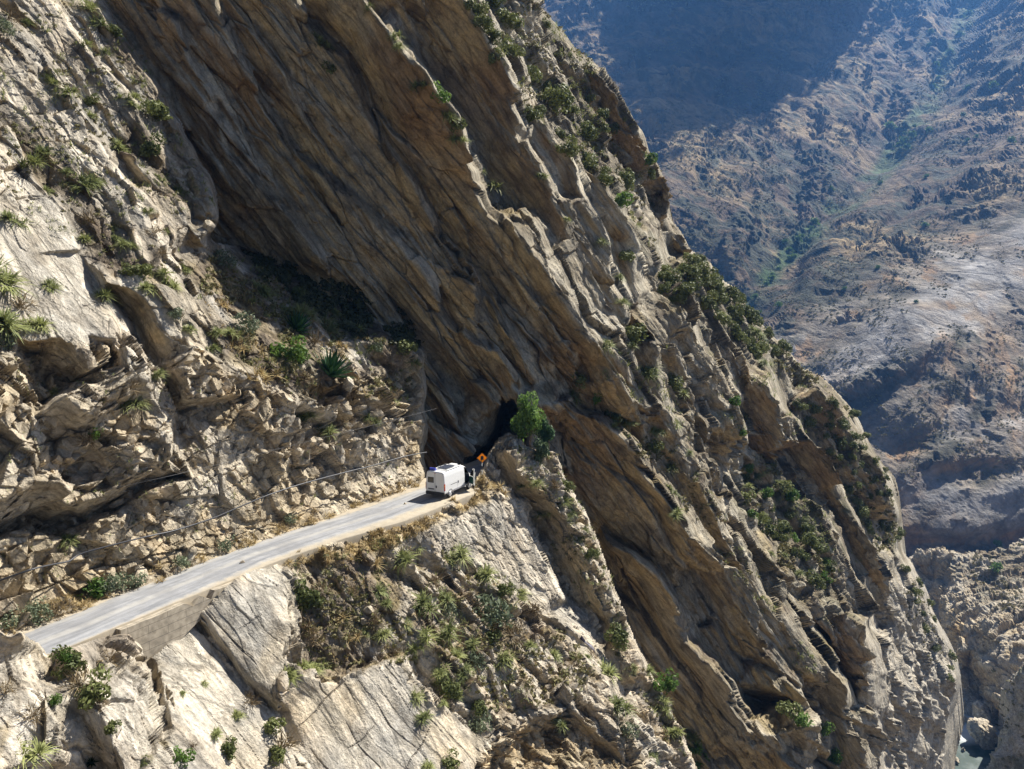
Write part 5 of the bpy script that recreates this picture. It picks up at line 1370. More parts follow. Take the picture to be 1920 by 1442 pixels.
cover('distant_scrub', 'dark scrub speckled over the far mountainside', [([(1010, 0), (1920, 0), (1920, 420), (1700, 560), (1500, 680), (1260, 430), (1160, 170)], 6000, 2.5, 6), ([(1500, 680), (1920, 420), (1920, 900), (1690, 900)], 1500, 2.5, 6), ([(1780, 1050), (1920, 1015), (1920, 1140), (1850, 1150)], 260, 3, 7), ([(1860, 1230), (1920, 1230), (1920, 1440), (1850, 1440)], 60, 5, 10)], M_SCRUB, 'far', 5)

# ---- trees along the far stream bed
FT = [(1530, 415, 24), (1692, 262, 26), (1712, 252, 22), (1702, 275, 20), (1668, 236, 26), (1742, 243, 18), (1480, 468, 18), (1470, 452, 16), (1502, 442, 14), (1446, 520, 18), (1897, 263, 20), (1812, 163, 14), (1862, 158, 20), (1806, 215, 14), (1744, 58, 14), (1740, 84, 14), (1830, 255, 12), (1560, 352, 14), (1812, 262, 12), (1735, 330, 14), (1735, 420, 16), (1645, 500, 12), (1718, 565, 12), (1582, 540, 12), (1460, 570, 18), (1422, 585, 14), (1872, 1018, 22), (1868, 1062, 26), (1920, 545, 14)]
far_me = leafball_mesh(71, 260, M_BRIGHT, 'tree', 7, 0.16)
fr = np.random.default_rng(77)
for k in range(34):
    t_ = fr.uniform(0.12, 0.95) * (len(RAV) - 1); i_ = int(t_); f_ = t_ - i_
    FT.append((RAV[i_][0] * (1 - f_) + RAV[i_ + 1][0] * f_ + fr.normal() * 9, RAV[i_][1] * (1 - f_) + RAV[i_ + 1][1] * f_ + fr.normal() * 6, fr.uniform(11, 20)))
FT = [t for t in FT if t[1] > 5 and 1010 < t[0] < 1918]
FT = FT[:44 + 4]
FT.sort()
for i, (x_, y_, s_) in enumerate(FT):
    h_ = hit(x_, y_ + 0.3 * s_)
    if h_ is None: continue
    d = (h_[0] - Vector(CAM)).dot(Vector(FWD)); s = 0.62 * s_ / F_PX * d
    o = link('tree', far_me); o.scale = (s, s, s); o.location = h_[0] - Vector((0, 0, 0.1 * s)); o.rotation_euler = (0, 0, rs.uniform(0, 6.28))
    tag(o, f'{ORD[min(i, len(ORD) - 1)]} small green tree from the left, far across the valley', 'tree', 'green trees scattered across the far valley')

# ---- the big tree at the tunnel mouth
def big_tree(name, base, height, width, label, seed, mat, n=5200, kinds=9):
    r = np.random.default_rng(seed)
    root = bpy.data.objects.new(name, None); COL.objects.link(root); root.location = base
    tag(root, label, 'tree')
    V, Fc = [], []
    def limb(p0, p1, r0, r1, sides=7):
        i0 = len(V); d = (p1 - p0) / np.linalg.norm(p1 - p0)
        a = np.cross(d, [0.3, 0.9, 0.1]); a /= np.linalg.norm(a); b_ = np.cross(d, a)
        for p, rr in ((p0, r0), (p1, r1)):
            for k in range(sides):
                t = 2 * math.pi * k / sides
                V.append(p + (a * math.cos(t) + b_ * math.sin(t)) * rr)
        for k in range(sides):
            Fc.append((i0 + k, i0 + (k + 1) % sides, i0 + sides + (k + 1) % sides, i0 + sides + k))
    top = np.array([0.05 * width, 0, 0.45 * height])
    limb(np.array([0, 0, -0.5]), top, 0.09 * width * 0.6, 0.05 * width * 0.6)
    cl = []
    for k in range(kinds):
        az = r.uniform(0, 6.28); rr = r.uniform(0.05, 0.30) * width
        c = np.array([math.cos(az) * rr, math.sin(az) * rr * 0.8, r.uniform(0.30, 0.88) * height])
        cl.append((c, r.uniform(0.13, 0.22) * width))
        limb(top * r.uniform(0.5, 1.0), c, 0.022 * width, 0.008 * width, 5)
    link('trunk', raw_mesh('trunk', V, Fc, M_BARK), root)
    V, Fc = [], []
    for i in range(n):
        c, rad = cl[r.integers(0, kinds)]
        v = r.normal(size=3); v /= np.linalg.norm(v)
        u = r.uniform(0.35, 1.0) ** 0.5
        p = c + v * rad * u * np.array([1, 1, 1.25])
        if r.random() < 0.35: p = p - np.array([0, 0, r.uniform(0, 0.10) * height])      # hanging sprays
        nrm = v + r.normal(size=3) * 0.7; nrm /= np.linalg.norm(nrm)
        a = np.array([r.normal() * 0.5, r.normal() * 0.5, -1.0]); a -= nrm * (a @ nrm); a /= np.linalg.norm(a) + 1e-9; b_ = np.cross(nrm, a)
        s = r.uniform(0.12, 0.27); i0 = len(V)
        V += [p - a * s, p + b_ * s * 0.42, p + a * s, p - b_ * s * 0.42]; Fc.append((i0, i0 + 1, i0 + 2, i0 + 3))
    link('crown', raw_mesh('crown', V, Fc, mat), root)
    return root

def base_at(px, py, d): return Vector(at(np.array(float(px)), np.array(float(py)), d))
big_tree('tree', base_at(988, 842, 82.5), 6.4, 4.6, 'bright green bushy tree standing at the tunnel mouth', 5, M_TREE, 3000, 13)
big_tree('tree', base_at(1026, 846, 82.5), 3.9, 3.2, 'smaller blue-green tree leaning on the right of the tunnel tree', 8, leaf_mat('blue_green_leaves', (0.04, 0.09, 0.035), (0.11, 0.18, 0.085), 0.3), 1300, 8)
big_tree('tree', base_at(1012, 868, 81), 2.2, 2.6, 'low silvery bush-like tree below the tunnel tree', 9, leaf_mat('silver_green_leaves', (0.06, 0.10, 0.05), (0.16, 0.21, 0.11), 0.3), 900, 6)

# ---- van
M_WHITE = plain_mat('white_paint', (0.78, 0.78, 0.76), 0.28, 0, 0.03, 3, 0, 0.5)
M_BLACK = plain_mat('black_plastic', (0.03, 0.03, 0.032), 0.55, 0, 0.2, 9)
M_GLASS = plain_mat('dark_window', (0.035, 0.035, 0.03), 0.08, 0, 0.1, 4, 0, 0.6)
M_RUBBER = plain_mat('tyre_rubber', (0.025, 0.025, 0.025), 0.85, 0, 0.2, 15)
M_RIM = plain_mat('wheel_cover', (0.55, 0.56, 0.58), 0.4, 0.6, 0.1, 10)
M_RED = plain_mat('red_lamp', (0.45, 0.03, 0.02), 0.25, 0, 0.1, 20, 0, 0.5)
M_AMBER = plain_mat('amber_lamp', (0.75, 0.25, 0.04), 0.25, 0, 0.1, 20, 0, 0.5)
M_SOLAR = plain_mat('solar_cells', (0.06, 0.07, 0.10), 0.15, 0, 0.2, 12, 0, 0.6)
M_GREENIN = plain_mat('door_lining', (0.05, 0.14, 0.11), 0.7, 0, 0.2, 8)
M_BLUE = plain_mat('blue_drum', (0.07, 0.09, 0.45), 0.45, 0, 0.1, 8)
M_GREYP = plain_mat('grey_plastic', (0.30, 0.30, 0.31), 0.5, 0, 0.1, 8)
M_STEEL = plain_mat('steel', (0.45, 0.45, 0.44), 0.45, 0.8, 0.15, 12)


def box(bm, x0, x1, y0, y1, z0, z1, bevel=0.0):
    r = bmesh.ops.create_cube(bm, size=1.0)
    for v in r['verts']:
        v.co = Vector(((x0 + x1) / 2 + v.co.x * (x1 - x0), (y0 + y1) / 2 + v.co.y * (y1 - y0), (z0 + z1) / 2 + v.co.z * (z1 - z0)))
    if bevel:
        es = set(e for v in r['verts'] for e in v.link_edges)
        bmesh.ops.bevel(bm, geom=list(es), offset=bevel, segments=2, affect='EDGES')
    return bm


def cyl(bm, p0, p1, r0, r1=None, seg=20, caps=True):
    p0, p1 = Vector(p0), Vector(p1); r1 = r0 if r1 is None else r1
    d = p1 - p0
    m = Matrix.Translation((p0 + p1) / 2) @ d.to_track_quat('Z', 'Y').to_matrix().to_4x4()
    bmesh.ops.create_cone(bm, cap_ends=caps, segments=seg, radius1=r0, radius2=r1, depth=d.length, matrix=m)
    return bm


def part(name, bm, mat, parent, smooth=False):
    return link(name, mesh_of(name, bm, mat, smooth), parent)


def make_van():
    root = bpy.data.objects.new('van', None); COL.objects.link(root)
    tag(root, 'white panel van parked on the road with its right front door open', 'van')
    # x to the right of the van, y forward, z up; rear axle at y = 0
    W = 1.02
    # body: cross-sections from tail to nose, (y, half width at sill, half width at roof, floor, waist, roof)
    secs = [(-1.00, 0.98, 0.86, 0.52, 1.35, 2.42), (-0.94, W, 0.90, 0.48, 1.35, 2.50), (0.0, W, 0.92, 0.45, 1.35, 2.53), (1.6, W, 0.92, 0.45, 1.35, 2.52), (2.55, W, 0.91, 0.45, 1.35, 2.46),
            (3.0, W, 0.84, 0.45, 1.32, 2.28), (3.45, W, 0.78, 0.45, 1.28, 1.86), (3.75, 1.0, 0.86, 0.45, 1.18, 1.36), (4.15, 0.96, 0.84, 0.40, 0.98, 1.12), (4.32, 0.86, 0.74, 0.42, 0.80, 0.92)]
    bm = bmesh.new(); rings = []
    for y, ws, wr, zf, zw, zr in secs:
        pts = [(ws * 0.93, zf), (ws, zf + 0.12), (ws, zw), (ws * 0.55 + wr * 0.45, zw + (zr - zw) * 0.62), (wr, zr - 0.10), (wr - 0.12, zr - 0.01), (0.0, zr + 0.02)]
        full = pts + [(-x_, z_) for x_, z_ in pts[-2::-1]]
        rings.append([bm.verts.new((x_, y, z_)) for x_, z_ in full])
    skip = {(4, 1), (4, 2), (5, 1), (5, 2), (4, 3), (5, 3)}       # the open door on the right
    for i in range(len(rings) - 1):
        n_ = len(rings[i])
        for j in range(n_):
            if (i, j) in skip: continue
            a, b_ = rings[i], rings[i + 1]
            bm.faces.new((a[j], a[(j + 1) % n_], b_[(j + 1) % n_], b_[j]))
    bm.faces.new(rings[0]); bm.faces.new(rings[-1][::-1])
    bmesh.ops.recalc_face_normals(bm, faces=bm.faces)
    body = part('body', bm, M_WHITE, root, False)
    # cab inside seen through the door
    bm = bmesh.new(); box(bm, -0.9, 0.90, 2.5, 2.56, 0.5, 2.2); box(bm, 0.2, 0.75, 2.6, 3.1, 0.55, 0.95, 0.04); box(bm, 0.2, 0.75, 2.58, 2.72, 0.9, 1.65, 0.04); box(bm, -0.9, 0.9, 3.5, 3.7, 0.7, 1.2, 0.04)
    part('cab_interior', bm, M_BLACK, root)
    bm = bmesh.new(); box(bm, -0.99, 0.99, -1.10, -0.90, 0.36, 0.66, 0.04); part('rear_bumper', bm, M_BLACK, root)
    bm = bmesh.new(); box(bm, -0.95, 0.95, 4.18, 4.42, 0.32, 0.70, 0.05); part('front_bumper', bm, M_BLACK, root)
    for s in (-1, 1):
        bm = bmesh.new(); box(bm, s * 1.03 - 0.02, s * 1.03 + 0.02, 0.55, 2.9, 0.50, 0.66, 0.01); part('side_moulding', bm, M_GREYP, root)
        bm = bmesh.new(); box(bm, s * 1.0 - 0.035, s * 1.0 + 0.035, -1.02, -0.86, 0.80, 1.45, 0.02); tl = part('taillight', bm, M_RED, root)
        bm = bmesh.new(); box(bm, s * 1.0 - 0.038, s * 1.0 + 0.038, -1.024, -0.856, 1.16, 1.34, 0.02); part('indicator', bm, M_AMBER, tl)
        bm = bmesh.new(); box(bm, s * 0.7 - 0.2, s * 0.7 + 0.2, 4.16, 4.27, 0.76, 0.98, 0.03); part('headlight', bm, M_GLASS, root)
    # rear doors: seam, square window on the left leaf, handle, hinges, plate
    bm = bmesh.new(); box(bm, -0.008, 0.008, -1.012, -0.99, 0.6, 2.36); part('door_seam', bm, M_BLACK, root)
    bm = bmesh.new(); box(bm, -0.78, -0.14, -1.018, -0.985, 1.46, 1.98, 0.012); wn = part('rear_window', bm, M_BLACK, root)
    bm = bmesh.new(); box(bm, -0.72, -0.20, -1.026, -1.016, 1.52, 1.92); part('pane', bm, M_GLASS, wn)
    bm = bmesh.new(); box(bm, 0.08, 0.20, -1.04, -0.99, 1.0, 1.24, 0.02); part('rear_handle', bm, M_BLACK, root)
    bm = bmesh.new(); box(bm, -0.75, -0.10, -1.03, -0.99, 0.84, 0.93, 0.01); part('plate_lamp_strip', bm, M_BLACK, root)
    bm = bmesh.new(); box(bm, -0.70, -0.20, -1.028, -0.99, 0.69, 0.81, 0.005); part('licence_plate', bm, plain_mat('plate_white', (0.7, 0.7, 0.68), 0.5), root)
    bm = bmesh.new(); box(bm, -0.1, 0.1, -1.01, -0.96, 2.36, 2.40, 0.005); part('brake_light', bm, M_RED, root)
    for z in (0.75, 1.35, 2.2):
        bm = bmesh.new(); box(bm, 0.93, 0.985, -1.03, -0.97, z, z + 0.08, 0.01); part('hinge', bm, M_WHITE, root)
    # right side: sliding door seams and rail, handle
    bm = bmesh.new()
    box(bm, 1.005, 1.023, 1.28, 1.295, 0.62, 1.36); box(bm, 1.005, 1.023, 2.50, 2.515, 0.62, 1.36); box(bm, 1.0, 1.026, 0.05, 1.28, 1.16, 1.20)
    part('sliding_door_rail', bm, M_BLACK, root)
    bm = bmesh.new(); box(bm, 1.0, 1.05, 1.36, 1.44, 1.08, 1.30, 0.01); part('side_handle', bm, M_BLACK, root)
    # windscreen and cab window on the left
    bm = bmesh.new()
    v = [bm.verts.new(p) for p in ((-0.70, 3.06, 2.26), (0.70, 3.06, 2.26), (0.84, 3.74, 1.40), (-0.84, 3.74, 1.40))]; bm.faces.new(v)
    bmesh.ops.solidify(bm, geom=bm.faces[:], thickness=-0.02); part('windscreen', bm, M_GLASS, root)
    bm = bmesh.new(); v = [bm.verts.new(p) for p in ((-1.03, 2.65, 1.38), (-1.03, 3.5, 1.36), (-0.93, 3.2, 1.95), (-0.93, 2.65, 2.05))]; bm.faces.new(v)
    bmesh.ops.solidify(bm, geom=bm.faces[:], thickness=0.02); part('side_window', bm, M_GLASS, root)
    # the open door, swung forward about its front edge
    dr = bpy.data.objects.new('door', None); COL.objects.link(dr); dr.parent = root; dr.location = (1.03, 3.52, 0)
    dr['label'] = 'open front door'
    bm = bmesh.new()
    prof_ = [(0.0, 0.52), (-0.98, 0.52), (-0.98, 1.35), (-0.95, 2.12), (-0.60, 2.12), (-0.06, 1.40), (0.0, 1.30)]
    vs_ = [bm.verts.new((0.0, y, z)) for y, z in prof_]; bm.faces.new(vs_)
    bmesh.ops.solidify(bm, geom=bm.faces[:], thickness=0.09); bmesh.ops.recalc_face_normals(bm, faces=bm.faces)
    part('door_shell', bm, M_WHITE, dr)
    bm = bmesh.new(); vs_ = [bm.verts.new((-0.105, y, z)) for y, z in ((-0.06, 0.6), (-0.90, 0.6), (-0.90, 1.32), (-0.08, 1.28))]; bm.faces.new(vs_); bmesh.ops.solidify(bm, geom=bm.faces[:], thickness=0.012); part('door_lining', bm, M_GREENIN, dr)
    bm = bmesh.new(); vs_ = [bm.verts.new((-0.107, y, z)) for y, z in ((-0.12, 1.40), (-0.90, 1.40), (-0.88, 2.02), (-0.62, 2.02))]; bm.faces.new(vs_); bmesh.ops.solidify(bm, geom=bm.faces[:], thickness=0.126); part('door_window', bm, M_GLASS, dr)
    dr.rotation_euler = (0, 0, R(-62)) if False else (0, 0, R(58))
    bm = bmesh.new(); box(bm, 0.02, 0.22, -0.16, -0.04, 1.28, 1.62, 0.03); part('mirror', bm, M_BLACK, dr)
    # wheels
    for s in (-1, 1):
        for y in (0.0, 3.45):
            wz = bpy.data.objects.new('wheel', None); COL.objects.link(wz); wz.parent = root; wz.location = (s * 0.90, y, 0.345)
            bm = bmesh.new(); cyl(bm, (-0.11, 0, 0), (0.11, 0, 0), 0.345, seg=28); bmesh.ops.bevel(bm, geom=[e for e in bm.edges if e.calc_face_angle(0) > 1.0], offset=0.03, segments=2, affect='EDGES'); part('tyre', bm, M_RUBBER, wz)
            bm = bmesh.new(); cyl(bm, (s * 0.09, 0, 0), (s * 0.135, 0, 0), 0.225, 0.19, seg=24); cyl(bm, (s * 0.13, 0, 0), (s * 0.15, 0, 0), 0.07, seg=14); part('rim', bm, M_RIM, wz)
            bm = bmesh.new()
            for k in range(13):        # arch lip over the wheel
                t0 = math.pi * k / 13; t1 = math.pi * (k + 1) / 13
                q_ = [(math.cos(t) * rr, math.sin(t) * rr) for t, rr in ((t0, 0.40), (t0, 0.47), (t1, 0.47), (t1, 0.40))]
                f1 = [bm.verts.new((s * 0.135, a_, b_)) for a_, b_ in q_]; bm.faces.new(f1)
            bmesh.ops.remove_doubles(bm, verts=bm.verts, dist=0.001); bmesh.ops.solidify(bm, geom=bm.faces[:], thickness=0.03); part('wheel_arch', bm, M_GREYP, wz)
    # roof: solar panel, hatch, rack bars, rolled awning rail, blue drum
    bm = bmesh.new(); box(bm, -0.45, 0.55, 0.1, 1.5, 2.60, 2.635, 0.005); sp_ = part('solar_panel', bm, M_SOLAR, root)
    bm = bmesh.new(); box(bm, -0.48, 0.58, 0.07, 1.53, 2.585, 2.60); part('panel_frame', bm, M_STEEL, sp_)
    for y in (-0.35, 0.9, 2.0):
        bm = bmesh.new(); cyl(bm, (-0.86, y, 2.57), (0.86, y, 2.57), 0.022, seg=8); part('roof_bar', bm, M_STEEL, root)
    bm = bmesh.new(); cyl(bm, (0.86, -0.4, 2.60), (0.86, 2.1, 2.60), 0.045, seg=10); part('roof_rail', bm, M_WHITE, root)
    bm = bmesh.new(); box(bm, -0.35, 0.35, 1.8, 2.4, 2.52, 2.62, 0.03); part('roof_hatch', bm, M_WHITE, root)
    bm = bmesh.new(); cyl(bm, (-0.75, -0.62, 2.64), (-0.15, -0.62, 2.64), 0.13, seg=16); part('storage_tube', bm, M_BLUE, root)
    return root

van = make_van()
pr = level(np.array(843.5), np.array(932.5), 0.06)
vh = R(27.5)                                             # heading to the right of the view
rv = np.array([math.cos(vh), -math.sin(vh), 0])
van.location = Vector(pr - rv * 0.95)
van.rotation_euler = (0, 0, -vh)

# ---- tunnel warning sign
sg = bpy.data.objects.new('road_sign', None); COL.objects.link(sg)
sp0 = hit(904, 897)[0]
sg.location = sp0
tag(sg, 'orange diamond tunnel warning sign on a black and white banded post', 'sign')
M_SIGN = plain_mat('sign_orange', (0.80, 0.37, 0.02), 0.45, 0, 0.05, 4)
M_SWHITE = plain_mat('post_white', (0.65, 0.63, 0.58), 0.6, 0, 0.1, 8)
for k in range(5):
    bm = bmesh.new(); cyl(bm, (0, 0, k * 0.42 - (0.3 if k == 0 else 0)), (0, 0, (k + 1) * 0.42), 0.045, seg=12)
    part('post', bm, M_BLACK if k % 2 == 0 else M_SWHITE, sg)
bm = bmesh.new(); r_ = 0.50
vs_ = [bm.verts.new(p) for p in ((0, -0.05, 2.05 - r_), (r_, -0.05, 2.05), (0, -0.05, 2.05 + r_), (-r_, -0.05, 2.05))]; bm.faces.new(vs_); bmesh.ops.solidify(bm, geom=bm.faces[:], thickness=0.012); pn = part('sign_panel', bm, M_SIGN, sg)
bm = bmesh.new(); o_, i_ = 0.475, 0.445
for a in range(4):
    t = [(0, -1), (1, 0), (0, 1), (-1, 0)]
    p_, q_ = t[a], t[(a + 1) % 4]
    bm.faces.new([bm.verts.new((u_[0] * rr, -0.066, 2.05 + u_[1] * rr)) for u_, rr in ((p_, o_), (q_, o_), (q_, i_), (p_, i_))])
part('sign_border', bm, M_BLACK, pn)
bm = bmesh.new()
pts_ = [(-0.15, 1.88), (0.15, 1.88)] + [(0.15 * math.cos(t), 2.12 + 0.15 * math.sin(t)) for t in np.linspace(0, math.pi, 9)]
bm.faces.new([bm.verts.new((a, -0.067, b_)) for a, b_ in pts_]); bm.faces.new([bm.verts.new((a, -0.067, b_)) for a, b_ in ((-0.19, 1.84), (0.19, 1.84), (0.19, 1.87), (-0.19, 1.87))])
part('tunnel_symbol', bm, M_BLACK, pn)
sg.rotation_euler = (0, 0, R(6))

# ---- retaining wall under the road edge
def wall_mat():
    m, nt, b = new_mat('rough_concrete_blocks')
    L = nt.links
    uv = N(nt, 'ShaderNodeUVMap'); tc = N(nt, 'ShaderNodeTexCoord')
    bk = N(nt, 'ShaderNodeTexBrick'); bk.inputs['Scale'].default_value = 1.0; bk.inputs['Brick Width'].default_value = 2.6; bk.inputs['Row Height'].default_value = 0.5; bk.inputs['Mortar Size'].default_value = 0.014
    bk.inputs['Color1'].default_value = (0.38, 0.33, 0.255, 1); bk.inputs['Color2'].default_value = (0.375, 0.325, 0.25, 1); bk.inputs['Mortar'].default_value = (0.16, 0.14, 0.11, 1)
    L.new(uv.outputs[0], bk.inputs['Vector'])
    n1 = N(nt, 'ShaderNodeTexNoise'); n1.inputs['Scale'].default_value = 3; n1.inputs['Detail'].default_value = 7; L.new(tc.outputs['Object'], n1.inputs['Vector'])
    r = N(nt, 'ShaderNodeMapRange'); r.inputs[1].default_value = 0.3; r.inputs[2].default_value = 0.7; r.inputs[3].default_value = 0.7; r.inputs[4].default_value = 1.25; L.new(n1.outputs['Fac'], r.inputs[0])
    mc = N(nt, 'ShaderNodeMixRGB', blend_type='MULTIPLY'); mc.inputs[0].default_value = 1; L.new(bk.outputs[0], mc.inputs[1]); L.new(r.outputs[0], mc.inputs[2]); L.new(mc.outputs[0], b.inputs['Base Color'])
    b.inputs['Roughness'].default_value = 0.95
    bp = N(nt, 'ShaderNodeBump'); bp.inputs['Strength'].default_value = 0.25; bp.inputs['Distance'].default_value = 0.03; L.new(mc.outputs[0], bp.inputs['Height']); L.new(bp.outputs['Normal'], b.inputs['Normal'])
    return m

bm = bmesh.new(); uvl = bm.loops.layers.uv.new('UVMap')
u0 = float(level(np.array(243.), np.array(1184.), 0.) @ RD); u1 = float(level(np.array(440.), np.array(1084.), 0.) @ RD)
nseg = 26; cols = []
foot = np.array([at(np.array(float(x_)), np.array(float(y_)), at_wall(x_, y_)) for x_, y_ in [(243, 1187)] + FOOT])
fu, fz = foot @ RD, foot[:, 2]
wpl = float(WALLP @ NW)
for k in range(nseg + 1):
    t = k / nseg; u = u0 + (u1 - u0) * t
    zb = float(np.interp(u, fu[1:], fz[1:])) - 0.55
    if t < 0.12: zb = max(zb, -0.5 - 2.8 * t / 0.12)
    zt = -0.10 + 0.10 * fbm(np.array([[u, 0.0, 0.0]]), 1.2, 3)[0] - 0.22 * (0.5 < t < 0.75) * (1 + math.sin(u * 5))
    row = []
    for j in range(6):
        f = j / 5
        p = RD * u + NW * (wpl + 0.05 * fbm(np.array([[u, 0.0, zt + (zb - zt) * f]]), 1.5, 2)[0]) + np.array([0, 0, zt + (zb - zt) * f])
        row.append((bm.verts.new(p), (u, p[2])))
    pb = RD * u + NW * (wpl - 1.2) + np.array([0, 0, zt - 0.02])
    row.insert(0, (bm.verts.new(pb), (u, 0.7)))
    cols.append(row)
for a, b_ in zip(cols[:-1], cols[1:]):
    for j in range(6):
        f = bm.faces.new((a[j][0], a[j + 1][0], b_[j + 1][0], b_[j][0]))
        for l, q_ in zip(f.loops, (a[j], a[j + 1], b_[j + 1], b_[j])): l[uvl].uv = q_[1]
end = cols[0]
pbb = RD * u0 + NW * (wpl - 1.2) + np.array([0, 0, -3.2])
vb = bm.verts.new(pbb)
f = bm.faces.new([q_[0] for q_ in end] + [vb])
for l in f.loops: l[uvl].uv = (l.vert.co.y, l.vert.co.z)
bmesh.ops.recalc_face_normals(bm, faces=bm.faces)
rwall = link('retaining_wall', mesh_of('retaining_wall', bm, wall_mat()))
tag(rwall, 'wedge-shaped block retaining wall holding up the road edge above pale slabs', 'wall')

# ---- hose and wire slung along the rock wall
def tube(name, pts, rad, mat, sides=7):
    P = []
    for a, b_ in zip(pts[:-1], pts[1:]):
        for t in np.linspace(0, 1, 6, endpoint=False): P.append(np.array(a) * (1 - t) + np.array(b_) * t)
    P.append(np.array(pts[-1])); P = np.array(P)
    for _ in range(4): P[1:-1] = 0.25 * P[:-2] + 0.5 * P[1:-1] + 0.25 * P[2:]
    V, Fc = [], []
    for i, p in enumerate(P):
        d = P[min(i + 1, len(P) - 1)] - P[max(i - 1, 0)]; d /= np.linalg.norm(d)
        a = np.cross(d, [0, 0, 1.0]); a /= np.linalg.norm(a); b_ = np.cross(d, a)
        for k in range(sides):
            t = 2 * math.pi * k / sides; V.append(p + (a * math.cos(t) + b_ * math.sin(t)) * rad)
    for i in range(len(P) - 1):
        for k in range(sides):
            Fc.append((i * sides + k, i * sides + (k + 1) % sides, (i + 1) * sides + (k + 1) % sides, (i + 1) * sides + k))
    me = raw_mesh(name, V, Fc, mat)
    for f in me.polygons: f.use_smooth = True
    return link(name, me)

def slung(pix, off):
    out = []
    ds = []
    for x_, y_ in pix:
        h_ = hit(x_, y_); ds.append((h_[0] - Vector(CAM)).dot(Vector(FWD)))
    ds = np.array(ds)
    lo = np.array([ds[max(0, i - 1):i + 2].min() for i in range(len(ds))])
    sm = np.convolve(np.pad(lo, 1, mode='edge'), [0.25, 0.5, 0.25], 'valid')
    sm = np.minimum(sm, lo + 0.1)
    return [at(np.array(float(x_)), np.array(float(y_)), d - off) for (x_, y_), d in zip(pix, sm)]

hose = [(-40, 1105), (0, 1088), (60, 1067), (100, 1058), (130, 1053), (146, 1040), (180, 1030), (230, 1017), (280, 1005), (320, 997), (360, 985), (400, 972), (450, 950), (500, 929), (550, 912), (600, 898), (650, 885), (700, 873), (760, 855), (800, 848)]
o = tube('hose', slung(hose, 0.25), 0.055, plain_mat('black_hose', (0.06, 0.06, 0.065), 0.45, 0, 0.2, 5))
tag(o, 'long black hose slung along the rock wall above the road', 'hose')
wire = [(-20, 992), (40, 967), (90, 944), (180, 922), (300, 897), (420, 868), (520, 842), (640, 812), (740, 787), (818, 766)]
o = tube('wire', slung(wire, 0.5), 0.010, plain_mat('thin_wire', (0.12, 0.12, 0.12), 0.5), 5)
tag(o, 'thin wire crossing the rock wall higher up than the hose', 'wire')

# ---- loose stones and boulders
def stone_mesh(seed, name='boulder', mat=None):
    r = np.random.default_rng(seed); bm = bmesh.new(); bmesh.ops.create_icosphere(bm, subdivisions=5, radius=1.0)
    cut = [(lambda v: v / np.linalg.norm(v))(r.normal(size=3)) for _ in range(24)]; dist = r.uniform(0.42, 0.78, 24)
    sc = r.uniform(0.7, 1.25, 3)
    co = np.array([v.co for v in bm.verts])
    for c, d in zip(cut, dist):
        k = co @ c; co = co - np.outer(np.maximum(k - d, 0), c) * 0.93
    co = co + co * (0.05 * fbm(co + seed, 0.5, 4, 0.6))[:, None]
    for v, c in zip(bm.verts, co * sc): v.co = Vector(c)
    me = mesh_of(name, bm, mat or M_STONE)
    ca = me.color_attributes.new('tint', 'FLOAT_COLOR', 'POINT')
    base = mix(PALE, BEIGE, np.clip(0.4 + fbm(co, 0.7, 3), 0, 1))
    ca.data.foreach_set('color', np.concatenate([base, np.ones((len(base), 1))], 1).astype(np.float32).ravel())
    return me
M_STONE = M_ROCK
STN = [stone_mesh(s, 'boulder') for s in (1, 2, 3, 4)]
BL = [(655, 722, 44, 'pale angular boulder on the bench below the big agave'), (387, 425, 46, 'bright flat-topped block balanced at the edge of the upper slab'), (668, 700, 16, 'small pale stone just right of the big agave'), (672, 728, 18, 'small pale stone right of the bench boulder'),
      (110, 1140, 12, 'small stone lying at the inner road edge on the left'), (52, 1180, 14, 'stone lying at the left end of the road'), (360, 1060, 12, 'small dark stone on the inner road shoulder'), (770, 1146, 22, 'pale stone on the slope below the straw verge'), (690, 1143, 34, 'reddish brown boulder half buried in the dark bank'), (652, 1262, 20, 'pale stone at the foot of the dark earth bank'), (680, 1165, 22, 'small grey stone beside the reddish brown boulder'),
      (880, 1225, 20, 'grey stone among tussocks in the middle of the lower slope'), (1070, 1290, 34, 'angular grey boulder above the rock hollow'), (960, 1290, 28, 'pale boulder above the left side of the rock hollow'), (1028, 1290, 26, 'pale block between the two boulders above the rock hollow'), (455, 1055, 16, 'grey stone on the outer road edge above the pale slab'), (760, 945, 8, 'small stone at the inner edge of the road behind the van')]
for i, (x_, y_, s_, lab) in enumerate(BL):
    h_ = hit(x_, y_)
    if h_ is None: continue
    d = (h_[0] - Vector(CAM)).dot(Vector(FWD)); s = 0.5 * s_ / F_PX * d
    o = link('boulder' if s_ > 24 else 'stone', STN[i % 4]); o.scale = (s, s, s * 0.8); o.location = h_[0] + h_[1] * 0.15 * s; o.rotation_euler = tuple(rs.uniform(0, 6.28, 3))
    tag(o, lab, 'boulder' if s_ > 24 else 'stone')
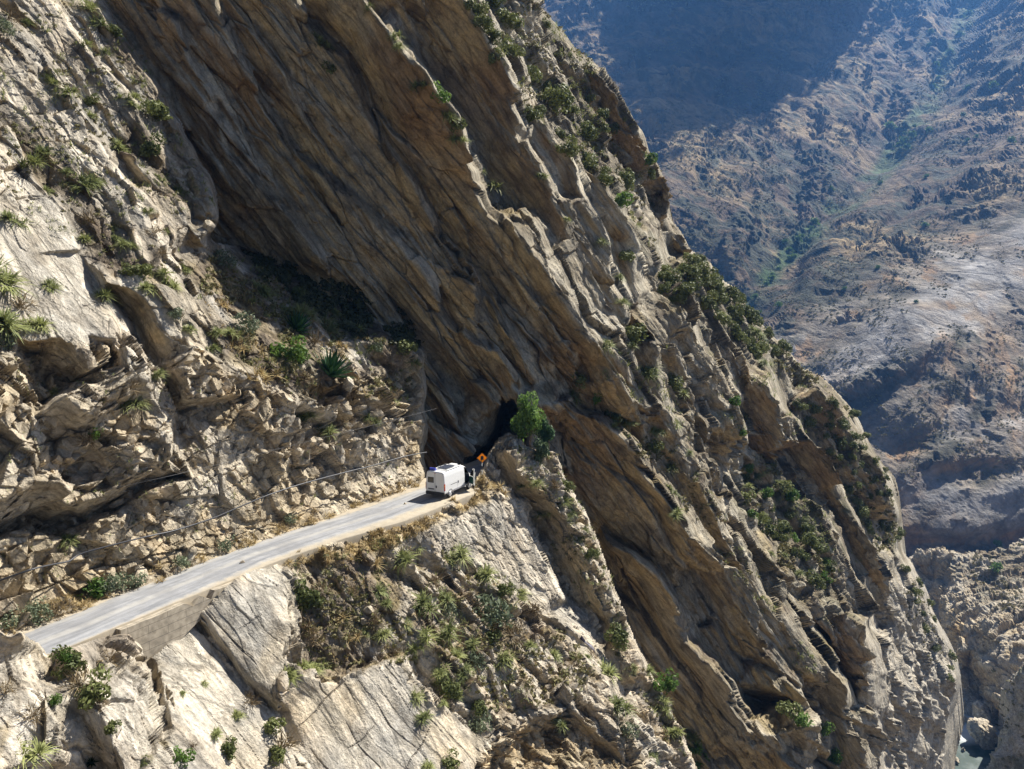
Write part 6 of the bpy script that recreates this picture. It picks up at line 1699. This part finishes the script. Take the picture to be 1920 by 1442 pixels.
# boulders in the gorge
for i, (x_, y_, z_, s_, lab) in enumerate([(1845, 1372, RZ + 5, 62, 'huge brown boulder wedged in the gorge above the green pool'), (1792, 1322, RZ + 2, 26, 'rounded grey boulder in the shade upstream of the rapids'), (1806, 1348, RZ + 1, 22, 'low tan boulder beside the rapids'), (1806, 1406, RZ + 0.5, 14, 'small pale boulder at the head of the green pool'), (1786, 1422, RZ + 1, 26, 'pale flat boulder on the left bank of the pool'), (1840, 1330, RZ + 8, 44, 'tan boulder slope piled behind the huge brown boulder')]):
    p = level(np.array(float(x_)), np.array(float(y_)), z_); d = (p - CAM) @ FWD; s = 0.55 * s_ / F_PX * d
    me = stone_mesh(20 + i, 'boulder')
    co = np.array([v.co for v in me.vertices]) * s
    co = co + co / np.linalg.norm(co, axis=1, keepdims=True) * (0.10 * s * blocks(co / (0.35 * s) + 9, None, 1.2)[0] + 0.10 * s * fbm(co, 0.4 * s, 4, 0.6))[:, None]
    for v, c in zip(me.vertices, co): v.co = Vector(c)
    o = link('boulder', me); o.location = Vector(p); o.rotation_euler = tuple(rs.uniform(0, 6.28, 3)); tag(o, lab, 'boulder')

# ---- discarded strip of cloth on the slab
h0, h1 = hit(1087, 1194), hit(1114, 1222)
bm = bmesh.new()
a_, b_ = h0[0], h1[0]; nn = (h0[1] + h1[1]).normalized(); dd = (b_ - a_); sd_ = dd.cross(nn).normalized()
prev = None
for k in range(15):
    t = k / 14
    c = a_ + dd * t + nn * (0.10 + 0.05 * math.sin(9 * t)) + sd_ * 0.08 * math.sin(7 * t)
    w_ = 0.16 + 0.05 * math.sin(11 * t)
    row = [bm.verts.new(c + sd_ * w_ * x_ + nn * (0.07 * (1 - x_ * x_) + 0.02 * math.sin(13 * t + 5 * x_))) for x_ in (-1, -0.5, 0, 0.5, 1)]
    if prev:
        for j in range(4):
            f = bm.faces.new((prev[j], prev[j + 1], row[j + 1], row[j])); f.material_index = 0 if (t < 0.35 or j < 1) else 1
    prev = row
bmesh.ops.solidify(bm, geom=bm.faces[:], thickness=0.03)
o = link('cloth_strip', mesh_of('cloth_strip', bm, [plain_mat('dark_cloth', (0.03, 0.025, 0.05), 0.9), plain_mat('pale_cloth', (0.50, 0.48, 0.55), 0.9)], True))
tag(o, 'dark and white discarded strip lying on the pale slab below the spur', 'litter')

HAZE.hide_viewport = False
